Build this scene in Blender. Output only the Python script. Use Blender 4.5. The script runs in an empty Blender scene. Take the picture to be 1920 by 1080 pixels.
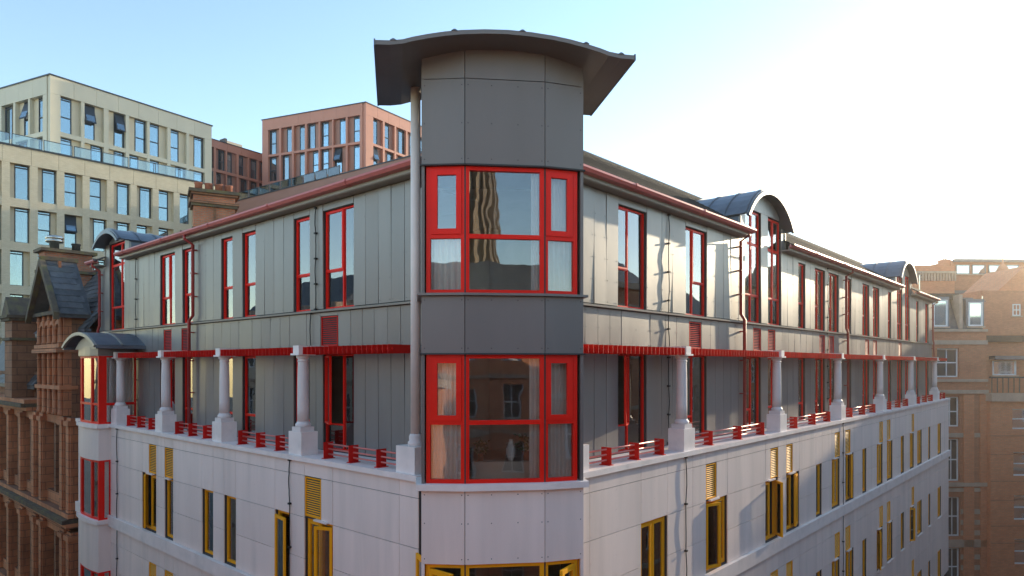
import bpy, bmesh, math, random
from mathutils import Vector
R = math.radians
rnd = random.Random(7)
scene = bpy.context.scene
col = scene.collection
H = 19.0                      # camera height above the street; facade heights below are relative to it

# ------------------------------------------------------------------ camera, sky, sun, exposure
cam_d = bpy.data.cameras.new('camera')
cam = bpy.data.objects.new('camera', cam_d); col.objects.link(cam)
cam.location = (0, 0, H); cam.rotation_euler = (R(90), 0, 0)
cam_d.sensor_width = 36; cam_d.lens = 36 * 1260 / 1920
cam_d.shift_y = 144 / 1920; cam_d.clip_start = .1; cam_d.clip_end = 3000
scene.camera = cam
SUN_AZ, SUN_EL = 47.8, 11.5    # azimuth clockwise from +Y
w = bpy.data.worlds.new('World'); scene.world = w; w.use_nodes = True
nt = w.node_tree
sky = nt.nodes.new('ShaderNodeTexSky'); sky.sky_type = 'NISHITA'; sky.sun_disc = False
sky.sun_elevation = R(SUN_EL); sky.sun_rotation = R(SUN_AZ); sky.altitude = 50
sky.air_density = 1.0; sky.dust_density = .12; sky.ozone_density = 1.25
bg = nt.nodes['Background']; bg.inputs['Strength'].default_value = .15
nt.links.new(sky.outputs[0], bg.inputs['Color'])
sl = bpy.data.lights.new('sun', 'SUN'); sl.energy = 2.0; sl.angle = R(.53); sl.color = (1, .82, .57)
so = bpy.data.objects.new('sun', sl); col.objects.link(so)
so.rotation_euler = (R(90 - SUN_EL), 0, R(180 - SUN_AZ)); so.location = (60, 60, 60)
scene.view_settings.view_transform = 'Standard'; scene.view_settings.look = 'None'
scene.view_settings.exposure = 1.54; scene.view_settings.gamma = 1
scene.cycles.max_bounces = 8; scene.cycles.transparent_max_bounces = 12
scene.cycles.sample_clamp_indirect = 8
scene.cycles.use_denoising = True

# ------------------------------------------------------------------ materials
def N(t, typ, **kw):
    n = t.nodes.new(typ)
    for k, v in kw.items(): setattr(n, k, v)
    return n
def mat(name, c, rough=.5, metal=0., var=.12, vs=1.5, bump=0., bs=30, orand=0., stretch=(1, 1, 1), spec=.5, dirt=None, rv=0.):
    m = bpy.data.materials.new(name); m.use_nodes = True
    t = m.node_tree; L = t.links.new; b = t.nodes['Principled BSDF']
    g = N(t, 'ShaderNodeNewGeometry'); mp = N(t, 'ShaderNodeMapping'); mp.inputs['Scale'].default_value = stretch
    L(g.outputs['Position'], mp.inputs[0])
    n1 = N(t, 'ShaderNodeTexNoise'); n1.inputs['Scale'].default_value = vs; n1.inputs['Detail'].default_value = 5; n1.inputs['Roughness'].default_value = .65
    L(mp.outputs[0], n1.inputs['Vector'])
    mr = N(t, 'ShaderNodeMapRange'); mr.inputs[1].default_value = .3; mr.inputs[2].default_value = .7
    mr.inputs[3].default_value = 1 - var; mr.inputs[4].default_value = 1 + var
    L(n1.outputs[0], mr.inputs[0])
    fac = mr.outputs[0]
    if orand:
        oi = N(t, 'ShaderNodeObjectInfo'); mo = N(t, 'ShaderNodeMapRange')
        mo.inputs[3].default_value = 1 - orand; mo.inputs[4].default_value = 1 + orand
        L(oi.outputs['Random'], mo.inputs[0]); mm = N(t, 'ShaderNodeMath', operation='MULTIPLY')
        L(fac, mm.inputs[0]); L(mo.outputs[0], mm.inputs[1]); fac = mm.outputs[0]
    vm = N(t, 'ShaderNodeVectorMath', operation='SCALE'); vm.inputs[0].default_value = c[:3]
    L(fac, vm.inputs['Scale']); out = vm.outputs[0]
    if dirt:
        n3 = N(t, 'ShaderNodeTexNoise'); n3.inputs['Scale'].default_value = dirt[1]; n3.inputs['Detail'].default_value = 6
        L(mp.outputs[0], n3.inputs['Vector'])
        cr = N(t, 'ShaderNodeMapRange'); cr.inputs[1].default_value = .48; cr.inputs[2].default_value = .75; cr.inputs[4].default_value = dirt[2]
        L(n3.outputs[0], cr.inputs[0]); mx = N(t, 'ShaderNodeMix', data_type='RGBA')
        L(cr.outputs[0], mx.inputs[0]); L(out, mx.inputs[6]); mx.inputs[7].default_value = (*dirt[0], 1); out = mx.outputs[2]
    L(out, b.inputs['Base Color'])
    b.inputs['Metallic'].default_value = metal; b.inputs['Roughness'].default_value = rough
    b.inputs['Specular IOR Level'].default_value = spec
    if rv:
        m2 = N(t, 'ShaderNodeMapRange'); m2.inputs[1].default_value = .3; m2.inputs[2].default_value = .7
        m2.inputs[3].default_value = rough - rv; m2.inputs[4].default_value = rough + rv
        L(n1.outputs[0], m2.inputs[0]); L(m2.outputs[0], b.inputs['Roughness'])
    if bump:
        n2 = N(t, 'ShaderNodeTexNoise'); n2.inputs['Scale'].default_value = bs; n2.inputs['Detail'].default_value = 4
        L(g.outputs['Position'], n2.inputs['Vector'])
        bp = N(t, 'ShaderNodeBump'); bp.inputs['Strength'].default_value = bump; bp.inputs['Distance'].default_value = .02
        L(n2.outputs[0], bp.inputs['Height']); L(bp.outputs[0], b.inputs['Normal'])
    return m
def wallmat(name, c1, c2, mortar, bw=.225, bh=.075, msize=.012, rough=.85, bump=.5, var=.25, off=.5, orand=0, ns=.7):
    """brick / tile courses laid in the plane of whatever wall carries them"""
    m = bpy.data.materials.new(name); m.use_nodes = True
    t = m.node_tree; L = t.links.new; b = t.nodes['Principled BSDF']
    g = N(t, 'ShaderNodeNewGeometry')
    cr = N(t, 'ShaderNodeVectorMath', operation='CROSS_PRODUCT'); cr.inputs[0].default_value = (0, 0, 1); L(g.outputs['True Normal'], cr.inputs[1])
    nm = N(t, 'ShaderNodeVectorMath', operation='NORMALIZE'); L(cr.outputs[0], nm.inputs[0])
    d = N(t, 'ShaderNodeVectorMath', operation='DOT_PRODUCT'); L(nm.outputs[0], d.inputs[0]); L(g.outputs['Position'], d.inputs[1])
    sp = N(t, 'ShaderNodeSeparateXYZ'); L(g.outputs['Position'], sp.inputs[0])
    cb = N(t, 'ShaderNodeCombineXYZ'); L(d.outputs['Value'], cb.inputs[0]); L(sp.outputs[2], cb.inputs[1])
    br = N(t, 'ShaderNodeTexBrick'); br.offset = off
    br.inputs['Color1'].default_value = (*c1, 1); br.inputs['Color2'].default_value = (*c2, 1); br.inputs['Mortar'].default_value = (*mortar, 1)
    br.inputs['Scale'].default_value = 1; br.inputs['Brick Width'].default_value = bw; br.inputs['Row Height'].default_value = bh; br.inputs['Mortar Size'].default_value = msize
    L(cb.outputs[0], br.inputs['Vector'])
    n1 = N(t, 'ShaderNodeTexNoise'); n1.inputs['Scale'].default_value = ns; n1.inputs['Detail'].default_value = 8; n1.inputs['Roughness'].default_value = .7
    L(g.outputs['Position'], n1.inputs['Vector'])
    mr = N(t, 'ShaderNodeMapRange'); mr.inputs[1].default_value = .3; mr.inputs[2].default_value = .7; mr.inputs[3].default_value = 1 - var; mr.inputs[4].default_value = 1 + var
    L(n1.outputs[0], mr.inputs[0])
    vm = N(t, 'ShaderNodeVectorMath', operation='SCALE'); L(br.outputs['Color'], vm.inputs[0]); L(mr.outputs[0], vm.inputs['Scale'])
    L(vm.outputs[0], b.inputs['Base Color']); b.inputs['Roughness'].default_value = rough
    bp = N(t, 'ShaderNodeBump'); bp.invert = True; bp.inputs['Strength'].default_value = bump; bp.inputs['Distance'].default_value = .012
    L(br.outputs['Fac'], bp.inputs['Height']); L(bp.outputs[0], b.inputs['Normal'])
    return m
def glassmat(name, tint=(.82, .86, .86), boost=1.0, wav=.02, base=.06, refl=(.95, .97, 1)):
    m = bpy.data.materials.new(name); m.use_nodes = True
    t = m.node_tree; L = t.links.new; t.nodes.remove(t.nodes['Principled BSDF'])
    o = t.nodes['Material Output']
    g = N(t, 'ShaderNodeNewGeometry')
    n = N(t, 'ShaderNodeTexNoise'); n.inputs['Scale'].default_value = 1.6; n.inputs['Detail'].default_value = 1.5; L(g.outputs['Position'], n.inputs['Vector'])
    bp = N(t, 'ShaderNodeBump'); bp.inputs['Strength'].default_value = wav; bp.inputs['Distance'].default_value = .1; L(n.outputs[0], bp.inputs['Height'])
    fr = N(t, 'ShaderNodeFresnel'); fr.inputs['IOR'].default_value = 1.5
    ma = N(t, 'ShaderNodeMath', operation='MULTIPLY_ADD', use_clamp=True); ma.inputs[1].default_value = boost; ma.inputs[2].default_value = base
    L(fr.outputs[0], ma.inputs[0])
    tr = N(t, 'ShaderNodeBsdfTransparent'); tr.inputs[0].default_value = (*tint, 1)
    gl = N(t, 'ShaderNodeBsdfGlossy'); gl.inputs['Roughness'].default_value = .01; gl.inputs['Color'].default_value = (*refl, 1)
    L(bp.outputs[0], gl.inputs['Normal'])
    mx = N(t, 'ShaderNodeMixShader'); L(ma.outputs[0], mx.inputs[0]); L(tr.outputs[0], mx.inputs[1]); L(gl.outputs[0], mx.inputs[2])
    L(mx.outputs[0], o.inputs['Surface'])
    return m
M = {}
M['grey'] = mat('grey_metal_panel', (.275, .257, .236), .38, .28, .07, 1.2, bump=.1, bs=2.2, orand=.08, rv=.06, stretch=(1, 1, .18), dirt=((.22, .21, .19), 2.2, .3))
M['greyd'] = mat('grey_dark_metal', (.195, .17, .16), .42, .2, .08, 1.0, bump=.08, bs=2.0, orand=.05, rv=.06, stretch=(1, 1, .2), dirt=((.13, .12, .11), 2.0, .35))
M['back'] = mat('wall_backing', (.06, .06, .058), .9)
M['white'] = mat('pale_cladding_panel', (.9, .765, .69), .5, 0, .06, 1.4, bump=.05, bs=2.0, orand=.04, stretch=(1, 1, .1), dirt=((.64, .57, .51), 3.0, .4))
M['whitet'] = mat('pale_painted_trim', (.9, .8, .745), .55, 0, .06, 2, bump=.05, dirt=((.55, .52, .48), 2.4, .35))
M['red'] = mat('red_frame_paint', (.86, .012, .004), .42, 0, .06, 2, spec=.25)
M['redd'] = mat('dark_red_metal', (.62, .012, .008), .5, 0, .12, 3, orand=.12, spec=.25)
M['rail'] = mat('pale_red_rail_paint', (.68, .2, .17), .3, .1, .1, 3)
M['pipe'] = mat('red_pipe_paint', (.36, .045, .04), .4, 0, .1, 3)
M['gutter'] = mat('red_gutter_paint', (.52, .14, .125), .4, .1, .12, 2)
M['yellow'] = mat('amber_frame_paint', (.98, .42, .008), .55, 0, .06, 2, spec=.2)
M['column'] = mat('column_paint', (.78, .7, .66), .5, 0, .06, 2, bump=.04)
M['lead'] = mat('lead_sheet', (.15, .17, .2), .42, .35, .2, 1.3, bump=.12, bs=6)
M['fascia'] = mat('grey_green_fascia', (.33, .31, .27), .45, .2, .06, 1)
M['dark'] = mat('dark_trim', (.03, .03, .032), .6)
M['cable'] = mat('black_cable', (.015, .015, .015), .6)
M['glass'] = glassmat('window_glass', (.95, .97, .96), wav=.02, boost=1.6, base=.12)
M['glass_t'] = glassmat('tower_glass', (.95, .97, .96), wav=.03, boost=1.3, base=.06)
M['room'] = mat('room_plaster', (.52, .46, .39), .9)
M['cloth'] = mat('curtain_cloth', (.75, .71, .68), .9)
M['blind'] = mat('blind_cloth', (.55, .5, .45), .9)
M['slate'] = mat('roof_slate', (.095, .093, .095), .6, 0, .3, 4, bump=.4, bs=25, orand=.28, dirt=((.2, .19, .15), 2.5, .3))
M['tile'] = wallmat('roof_tiles', (.075, .06, .048), (.24, .19, .13), (.03, .025, .02), .3, .1, .022, .85, 1.0, .55, ns=5)
M['brick'] = wallmat('old_red_brick', (.4, .12, .06), (.5, .18, .09), (.28, .2, .14), .23, .078, .013, .9, .6, .35)
M['terra'] = wallmat('terracotta_blocks', (.46, .17, .075), (.56, .235, .11), (.24, .11, .06), .62, .3, .012, .75, .5, .35)
M['terrad'] = wallmat('soot_stained_stone', (.24, .115, .06), (.31, .15, .08), (.13, .07, .045), .7, .32, .014, .85, .5, .4)
M['moss'] = mat('mossy_stone', (.13, .1, .07), .9, 0, .35, 3, bump=.5, bs=15, dirt=((.16, .14, .035), 3, .8))
M['beige'] = wallmat('beige_brick', (.62, .53, .37), (.7, .61, .45), (.54, .47, .35), .225, .075, .012, .85, .3, .08)
M['beigep'] = mat('beige_panel', (.58, .51, .38), .6, 0, .05, 1)
M['clad'] = mat('greenish_beige_cladding', (.56, .52, .41), .55, .05, .05, .6, orand=.02)
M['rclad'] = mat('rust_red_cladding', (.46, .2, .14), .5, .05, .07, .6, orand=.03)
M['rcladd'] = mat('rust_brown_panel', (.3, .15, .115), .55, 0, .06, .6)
M['frame'] = mat('blue_black_frame', (.022, .03, .042), .45)
M['fpane'] = mat('reflective_pane', (.72, .82, .86), .06, .9, .1, .3, orand=.22)
M['fglass'] = glassmat('far_glass', (.7, .8, .84), 1.2, .01, .28, (.7, .84, .9))
M['fdark'] = mat('far_room_dark', (.05, .065, .08), .8, orand=.5)
M['fpane_d'] = mat('dim_pane', (.1, .1, .1), .06, .35, .2, .5, orand=.4, spec=.8)
M['bal'] = glassmat('balustrade_glass', (.75, .86, .88), 1.2, 0, .1)
M['obrick'] = wallmat('orange_brick', (.6, .215, .1), (.68, .265, .13), (.48, .25, .16), .3, .1, .012, .9, .3, .1, ns=2)
M['obrick2'] = wallmat('brown_brick', (.45, .165, .085), (.54, .215, .115), (.36, .19, .12), .3, .1, .012, .9, .3, .12, ns=2)
M['pstone'] = mat('pale_sandstone', (.7, .58, .44), .85, 0, .14, 1.5, bump=.2)
M['stone'] = mat('sandstone', (.45, .33, .25), .85, 0, .18, 1.5, bump=.2)
M['wframe'] = mat('white_window_paint', (.75, .75, .76), .4)
M['steel'] = mat('steel', (.6, .58, .52), .25, 1.0, .1)
M['pot'] = mat('clay_pot', (.32, .11, .06), .8, 0, .3, 5, bump=.2)
M['asphalt'] = mat('asphalt', (.075, .073, .072), .9, 0, .2, 1, bump=.3, bs=60)
M['pave'] = wallmat('paving', (.24, .23, .22), (.28, .27, .25), (.12, .12, .11), .6, .6, .01, .9)
M['paint'] = mat('road_paint', (.75, .75, .72), .7)
M['leaf'] = mat('plant_leaf', (.06, .1, .03), .6, 0, .3, 8)
M['sooty'] = mat('soot_dark', (.05, .045, .04), .9, 0, .3, 4, bump=.3)
M['tower'] = mat('bronze_tower_fins', (.34, .24, .16), .4, .3, .1, 1)

# ------------------------------------------------------------------ frames and mesh helpers
WL = {}
class Fr:
    """a vertical plane: u runs along it, s runs into the building, z is height relative to the camera"""
    def __init__(f, o, d, hand=1):
        l = math.hypot(*d); f.o = o; f.d = (d[0] / l, d[1] / l); f.h = hand
        f.i = (-f.d[1], f.d[0]) if hand > 0 else (f.d[1], -f.d[0])
        f.rot = math.atan2(f.d[1], f.d[0])
    def pt(f, u, s, z):
        return Vector((f.o[0] + f.d[0] * u + f.i[0] * s, f.o[1] + f.d[1] * u + f.i[1] * s, z + H))
    def hinge(f, u, s, deg):
        p = f.pt(u, s, 0); a = R(deg) * f.h; c, n = math.cos(a), math.sin(a)
        return Fr((p.x, p.y), (f.d[0] * c - f.d[1] * n, f.d[0] * n + f.d[1] * c), f.h)
def az(deg): return (math.sin(R(deg)), math.cos(R(deg)))
FL = Fr((-.2, 10.06), az(-48.16), -1)
FR = Fr((-.2, 10.06), az(41.84), 1)
W0 = Fr((0, 0), (1, 0), 1)

def link(o, parent, loc):
    col.objects.link(o); WL[o.name] = Vector(loc)
    if parent is not None:
        o.parent = parent; o.location = Vector(loc) - WL[parent.name]
    else: o.location = loc
    return o
def tag(o, label=None, cat=None, group=None, kind=None):
    if label: o['label'] = label
    if cat: o['category'] = cat
    if group: o['group'] = group
    if kind: o['kind'] = kind
    return o
def empty(name, loc, parent=None):
    o = bpy.data.objects.new(name, None); o.empty_display_size = .5
    return link(o, parent, loc)
BOX = [(0, 3, 2, 1), (4, 5, 6, 7), (0, 1, 5, 4), (1, 2, 6, 5), (2, 3, 7, 6), (3, 0, 4, 7)]
class MB:
    def __init__(b, fr=W0): b.fr = fr; b.v = []; b.f = []
    def add(b, vs, fs, flip=False):
        k = len(b.v); b.v += vs
        b.f += [tuple(k + i for i in (reversed(q) if flip else q)) for q in fs]
        return b
    def box(b, u0, u1, s0, s1, z0, z1):
        if u1 < u0: u0, u1 = u1, u0
        p = b.fr.pt
        vs = [p(u, s, z) for z in (z0, z1) for (u, s) in ((u0, s0), (u1, s0), (u1, s1), (u0, s1))]
        return b.add(vs, BOX, b.fr.h < 0)
    def rect(b, u0, u1, z0, z1, w, s0, s1, w2=None):
        w2 = w2 or w
        b.box(u0, u0 + w, s0, s1, z0, z1); b.box(u1 - w, u1, s0, s1, z0, z1)
        b.box(u0 + w, u1 - w, s0, s1, z0, z0 + w2); b.box(u0 + w, u1 - w, s0, s1, z1 - w2, z1)
        return b
    def hexa(b, P):      # 8 world points, bottom ring then top ring (counter clockwise from above)
        return b.add([Vector(p) for p in P], BOX)
    def prism_uz(b, poly, s0, s1):       # polygon in the facade plane, pushed inwards
        n = len(poly); vs = [b.fr.pt(u, s0, z) for u, z in poly] + [b.fr.pt(u, s1, z) for u, z in poly]
        fs = [tuple(range(n)), tuple(range(2 * n - 1, n - 1, -1))] + [(i, i + n, (i + 1) % n + n, (i + 1) % n) for i in range(n)]
        return b.add(vs, fs, b.fr.h < 0)
    def prism_sz(b, poly, u0, u1):       # polygon across the wall, run along it
        n = len(poly); vs = [b.fr.pt(u0, s, z) for s, z in poly] + [b.fr.pt(u1, s, z) for s, z in poly]
        fs = [tuple(range(n)), tuple(range(2 * n - 1, n - 1, -1))] + [(i, i + n, (i + 1) % n + n, (i + 1) % n) for i in range(n)]
        return b.add(vs, fs, b.fr.h > 0)
    def slab(b, poly, z0, z1):           # world xy polygon
        n = len(poly); vs = [Vector((x, y, z0 + H)) for x, y in poly] + [Vector((x, y, z1 + H)) for x, y in poly]
        return b.add(vs, [tuple(range(n - 1, -1, -1)), tuple(range(n, 2 * n))] + [(i, (i + 1) % n, (i + 1) % n + n, i + n) for i in range(n)])
    def shell(b, outer, inner, s0, s1):  # curved sheet: outer and inner profiles in (u, z)
        n = len(outer); P = []
        for prof in (outer, inner):
            for s in (s0, s1): P += [b.fr.pt(u, s, z) for u, z in prof]
        fs = []
        for i in range(n - 1):
            fs += [(i, i + 1, n + i + 1, n + i), (2 * n + i, 3 * n + i, 3 * n + i + 1, 2 * n + i + 1),
                   (i, 2 * n + i, 2 * n + i + 1, i + 1), (n + i, n + i + 1, 3 * n + i + 1, 3 * n + i)]
        for i in (0, n - 1): fs.append((i, n + i, 3 * n + i, 2 * n + i))
        return b.add(P, fs)
    def tube(b, pts, r, n=8):
        pts = [Vector(p) for p in pts]; rings = []
        for k, p in enumerate(pts):
            t = (pts[min(k + 1, len(pts) - 1)] - pts[max(k - 1, 0)]).normalized()
            a = t.cross(Vector((0, 0, 1)) if abs(t.z) < .9 else Vector((1, 0, 0))).normalized(); c = t.cross(a)
            rings += [p + (a * math.cos(2 * math.pi * j / n) + c * math.sin(2 * math.pi * j / n)) * r for j in range(n)]
        fs = [(k * n + j, k * n + (j + 1) % n, (k + 1) * n + (j + 1) % n, (k + 1) * n + j) for k in range(len(pts) - 1) for j in range(n)]
        fs += [tuple(range(n - 1, -1, -1)), tuple((len(pts) - 1) * n + j for j in range(n))]
        return b.add(rings, fs)
    def lathe(b, c, prof, n=20):         # prof: (radius, absolute-relative z)
        vs = [Vector((c[0] + r * math.cos(2 * math.pi * j / n), c[1] + r * math.sin(2 * math.pi * j / n), z + H)) for r, z in prof for j in range(n)]
        fs = [(k * n + j, k * n + (j + 1) % n, (k + 1) * n + (j + 1) % n, (k + 1) * n + j) for k in range(len(prof) - 1) for j in range(n)]
        fs += [tuple(range(n - 1, -1, -1)), tuple((len(prof) - 1) * n + j for j in range(n))]
        return b.add(vs, fs)
    def build(b, name, m, parent=None, smooth=False, recalc=False):
        lo = Vector((min(v[i] for v in b.v) for i in range(3))); hi = Vector((max(v[i] for v in b.v) for i in range(3)))
        c = (lo + hi) / 2
        if parent is None: c.z = lo.z
        me = bpy.data.meshes.new(name); me.from_pydata([v - c for v in b.v], [], b.f)
        if recalc:
            bm = bmesh.new(); bm.from_mesh(me); bmesh.ops.recalc_face_normals(bm, faces=bm.faces); bm.to_mesh(me); bm.free()
        me.materials.append(M[m]); 
        if smooth:
            me.polygons.foreach_set('use_smooth', [len(p.vertices) == 4 for p in me.polygons])
        me.update()
        return link(bpy.data.objects.new(name, me), parent, c)
CACHE = {}
def piece(name, fr, u0, u1, s0, s1, z0, z1, m, parent, jit=0.):
    """one box-shaped piece, sharing mesh data with all pieces of its size"""
    if u1 < u0: u0, u1 = u1, u0
    dims = (round(u1 - u0, 3), round(s1 - s0, 3), round(z1 - z0, 3)); key = (dims, m)
    me = CACHE.get(key)
    if me is None:
        a, b, c = (x / 2 for x in dims)
        me = bpy.data.meshes.new(name)
        me.from_pydata([(x, y, z) for z in (-c, c) for x, y in ((-a, -b), (a, -b), (a, b), (-a, b))], [], BOX)
        me.materials.append(M[m]); CACHE[key] = me
    o = bpy.data.objects.new(name, me)
    link(o, parent, fr.pt((u0 + u1) / 2, (s0 + s1) / 2, (z0 + z1) / 2))
    j = (lambda: rnd.uniform(-jit, jit)) if jit else (lambda: 0)
    o.rotation_euler = (j(), 0, fr.rot + j())
    return o
def wall_holes(fr, u0, u1, z0, z1, s0, s1, holes):
    us = sorted({u0, u1, *[x for h in holes for x in h[:2] if u0 < x < u1]}); zs = sorted({z0, z1, *[x for h in holes for x in h[2:] if z0 < x < z1]})
    b = MB(fr)
    for i in range(len(us) - 1):
        cu = (us[i] + us[i + 1]) / 2; run = None
        for k in range(len(zs) - 1):
            cz = (zs[k] + zs[k + 1]) / 2
            if any(h[0] < cu < h[1] and h[2] < cz < h[3] for h in holes):
                if run is not None: b.box(us[i], us[i + 1], s0, s1, run, zs[k]); run = None
            elif run is None: run = zs[k]
        if run is not None: b.box(us[i], us[i + 1], s0, s1, run, z1)
    return b

# ------------------------------------------------------------------ the main building
bld = empty('apartment_building', (0, 20, 0))
tag(bld, 'grey, red and pale clad corner apartment building with curved canopy tower', 'building')
interior_b = MB()
ULO, UHI = 1.213, 3.335          # upper window sill and head

def leaf(fr, parent, u0, u1, z0, z1, s, m, fw, name='sash', gm='glass', out=.01):
    """one glazed sash: frame bars with a pane in them"""
    o = MB(fr).rect(u0, u1, z0, z1, fw, s - out, s + .03).build(name, m, parent)
    piece('pane', fr, u0 + fw - .004, u1 - fw + .004, s + .012, s + .02, z0 + fw - .004, z1 - fw + .004, gm, parent)
    return o
def window(fr, par, u0, u1, z0, z1, s, m, kind='single', zt=None, split=.5, tside=0, opened=None, fw=.036, rec=.075, vent=False, gm='glass', sash=.038):
    r = s + rec; b = MB(fr).rect(u0, u1, z0, z1, fw, r, r + .075)
    cells = []; um = u0 + (u1 - u0) * split
    iu0, iu1, iz0, iz1 = u0 + fw, u1 - fw, z0 + fw, z1 - fw
    h = fw / 2
    if kind == 'double': b.box(um - h, um + h, r + .002, r + .073, iz0, iz1); spans = [(iu0, um - h), (um + h, iu1)]
    else: spans = [(iu0, iu1)]
    for k, (a, c) in enumerate(spans):
        if zt and (kind == 'single' or tside == 2 or k == tside):
            b.box(a, c, r + .003, r + .07, zt - h, zt + h)
            cells += [(a, c, zt + h, iz1, True, k), (a, c, iz0, zt - h, False, k)]
        else: cells.append((a, c, iz0, iz1, kind == 'double' and not zt, k))
    w_ = b.build('window', m, par)
    for (a, c, e, g, movable, k) in cells:
        if movable:
            if opened is not None and opened[0] == k:
                hu, ang = (a, -opened[1]) if opened[2] == 0 else (c, opened[1])
                f2 = fr.hinge(hu, r - .03, ang)
                leaf(f2, w_, *((0, c - a) if opened[2] == 0 else (a - c, 0)), e, g, 0, m, sash, 'open_sash', gm, .02)
            else: leaf(fr, w_, a - .012, c + .012, e - .012, g + .012, r, m, sash, 'sash', gm)
        else: piece('pane', fr, a - .004, c + .004, r + .03, r + .038, e - .004, g + .004, gm, w_)
    if vent: piece('vent_hood', fr, u0 + .15, min(u1 - .1, u0 + .6), s - .05, s + rec + .02, z1 + .005, z1 + .04, 'whitet', w_)
    return w_
def grille(fr, par, u0, u1, z0, z1, s, m):
    b = MB(fr).rect(u0, u1, z0, z1, .025, s + .005, s + .07)
    n = max(6, int((z1 - z0) / .048)); dz = (z1 - z0 - .06) / n
    for i in range(n):
        z = z0 + .03 + dz * i
        b.prism_sz([(s + .012, z), (s + .02, z - .004), (s + .055, z + dz * .75), (s + .047, z + dz * .8)], u0 + .025, u1 - .025)
    g = b.build('vent_grille', m, par); return g

# windows of the two wings: (u0, u1, kind, split, grille below?)
LWIN = [(4.84, 5.98, 'double', .42, (5.40, 6.07)), (6.51, 7.19, 'single', .5, None), (8.98, 9.66, 'single', .5, None), (10.19, 10.84, 'single', .5, None),
        (12.63, 13.31, 'single', .5, (12.82, 13.38)), (13.84, 14.95, 'double', .5, (14.09, 14.67))]
RWIN = [(4.50, 5.64, 'double', .42, None), (7.45, 8.58, 'double', .42, (7.62, 8.28)), (10.94, 12.08, 'double', .5, (11.5, 12.08)), (12.61, 13.68, 'double', .5, (12.61, 13.2)),
        (15.19, 15.86, 'single', .5, None), (16.82, 17.91, 'double', .45, (17.3, 17.9)), (18.33, 19.50, 'double', .45, (18.35, 18.95)), (20.55, 21.13, 'single', .5, None),
        (22.69, 23.73, 'double', .5, (23.1, 23.7)), (24.32, 25.37, 'double', .5, (24.35, 24.95)), (26.87, 27.47, 'single', .5, None), (28.59, 29.67, 'double', .5, (28.9, 29.5)),
        (30.23, 31.28, 'double', .5, None), (32.76, 33.32, 'single', .5, None), (35.0, 35.9, 'double', .5, None)]
LJ = [2.6, 3.19, 3.6, 4.01, 4.43, 4.84, 5.98, 6.25, 6.51, 7.19, 7.63, 8.08, 8.53, 8.98, 9.66, 10.19, 10.84, 11.3, 11.76, 12.2, 12.63, 13.31, 13.84, 14.95, 15.4, 15.82, 16.26, 16.7, 17.12, 17.56, 18.0, 19.5, 20.02, 20.6]
RJ = [2.6, 3.19, 3.63, 4.06, 4.50, 5.64, 6.3, 6.8, 7.45, 8.58, 9.07, 9.55, 10.01, 10.5, 10.94, 12.08, 12.61, 13.68, 14.2, 14.7, 15.19, 15.86, 16.35, 16.82, 17.91, 18.33, 19.50, 20.02, 20.55, 21.13, 21.65, 22.17, 22.69,
      23.73, 24.32, 25.37, 25.87, 26.37, 26.87, 27.47, 28.0, 28.59, 29.67, 30.23, 31.28, 31.8, 32.28, 32.76, 33.32, 33.88, 34.44, 35.0, 35.9, 36.4, 36.8]
LSJ = [2.6, 3.31, 3.71, 4.14, 4.54, 4.94, 5.40, 6.07, 6.64, 7.36, 7.79, 8.25, 8.69, 9.15, 9.85, 10.3, 10.8, 11.3, 11.8, 12.3, 12.82, 13.38, 14.09, 14.67, 15.1, 15.55, 16.0, 16.5, 17.0, 17.6, 18.2, 18.8, 19.4, 20.0, 20.6]
RSJ = [2.6, 3.32, 3.76, 4.19, 4.62, 5.79, 6.48, 6.99, 7.62, 8.28, 8.78, 9.27, 9.76, 10.27, 10.85, 11.5, 12.08, 12.61, 13.2, 13.75, 14.3, 14.85, 15.4, 15.95, 16.6, 17.3, 17.9, 18.35, 18.95, 19.5, 20.05, 20.6, 21.2, 21.8, 22.4, 23.1, 23.7, 24.35, 24.95,
       25.5, 26.05, 26.6, 27.15, 27.7, 28.3, 28.9, 29.5, 30.1, 30.7, 31.3, 31.9, 32.5, 33.1, 33.7, 34.3, 34.9, 35.5, 36.1, 36.8]
S = .8
rivets = {}
def panel(fr, wall, a, c, z0, z1, s, m, g=.006, jit=.007, riv=True):
    piece('wall_panel', fr, a + g, c - g, s, s + .022, z0 + g, z1 - g, m, wall, jit)
    if riv and z1 - z0 > .3:
        nz = max(2, round((z1 - z0) / .48) + 1); k = (fr, m)
        for u in ((a + .045, c - .045) if c - a < .9 else (a + .045, (a + c) / 2, c - .045)):
            for i in range(nz): rivets.setdefault(k, []).append((u, s, z0 + .06 + (z1 - z0 - .12) * i / (nz - 1)))
def inwin(a, c, wins): return any(x[0] - .02 < (a + c) / 2 < x[1] + .02 for x in wins)

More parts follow.
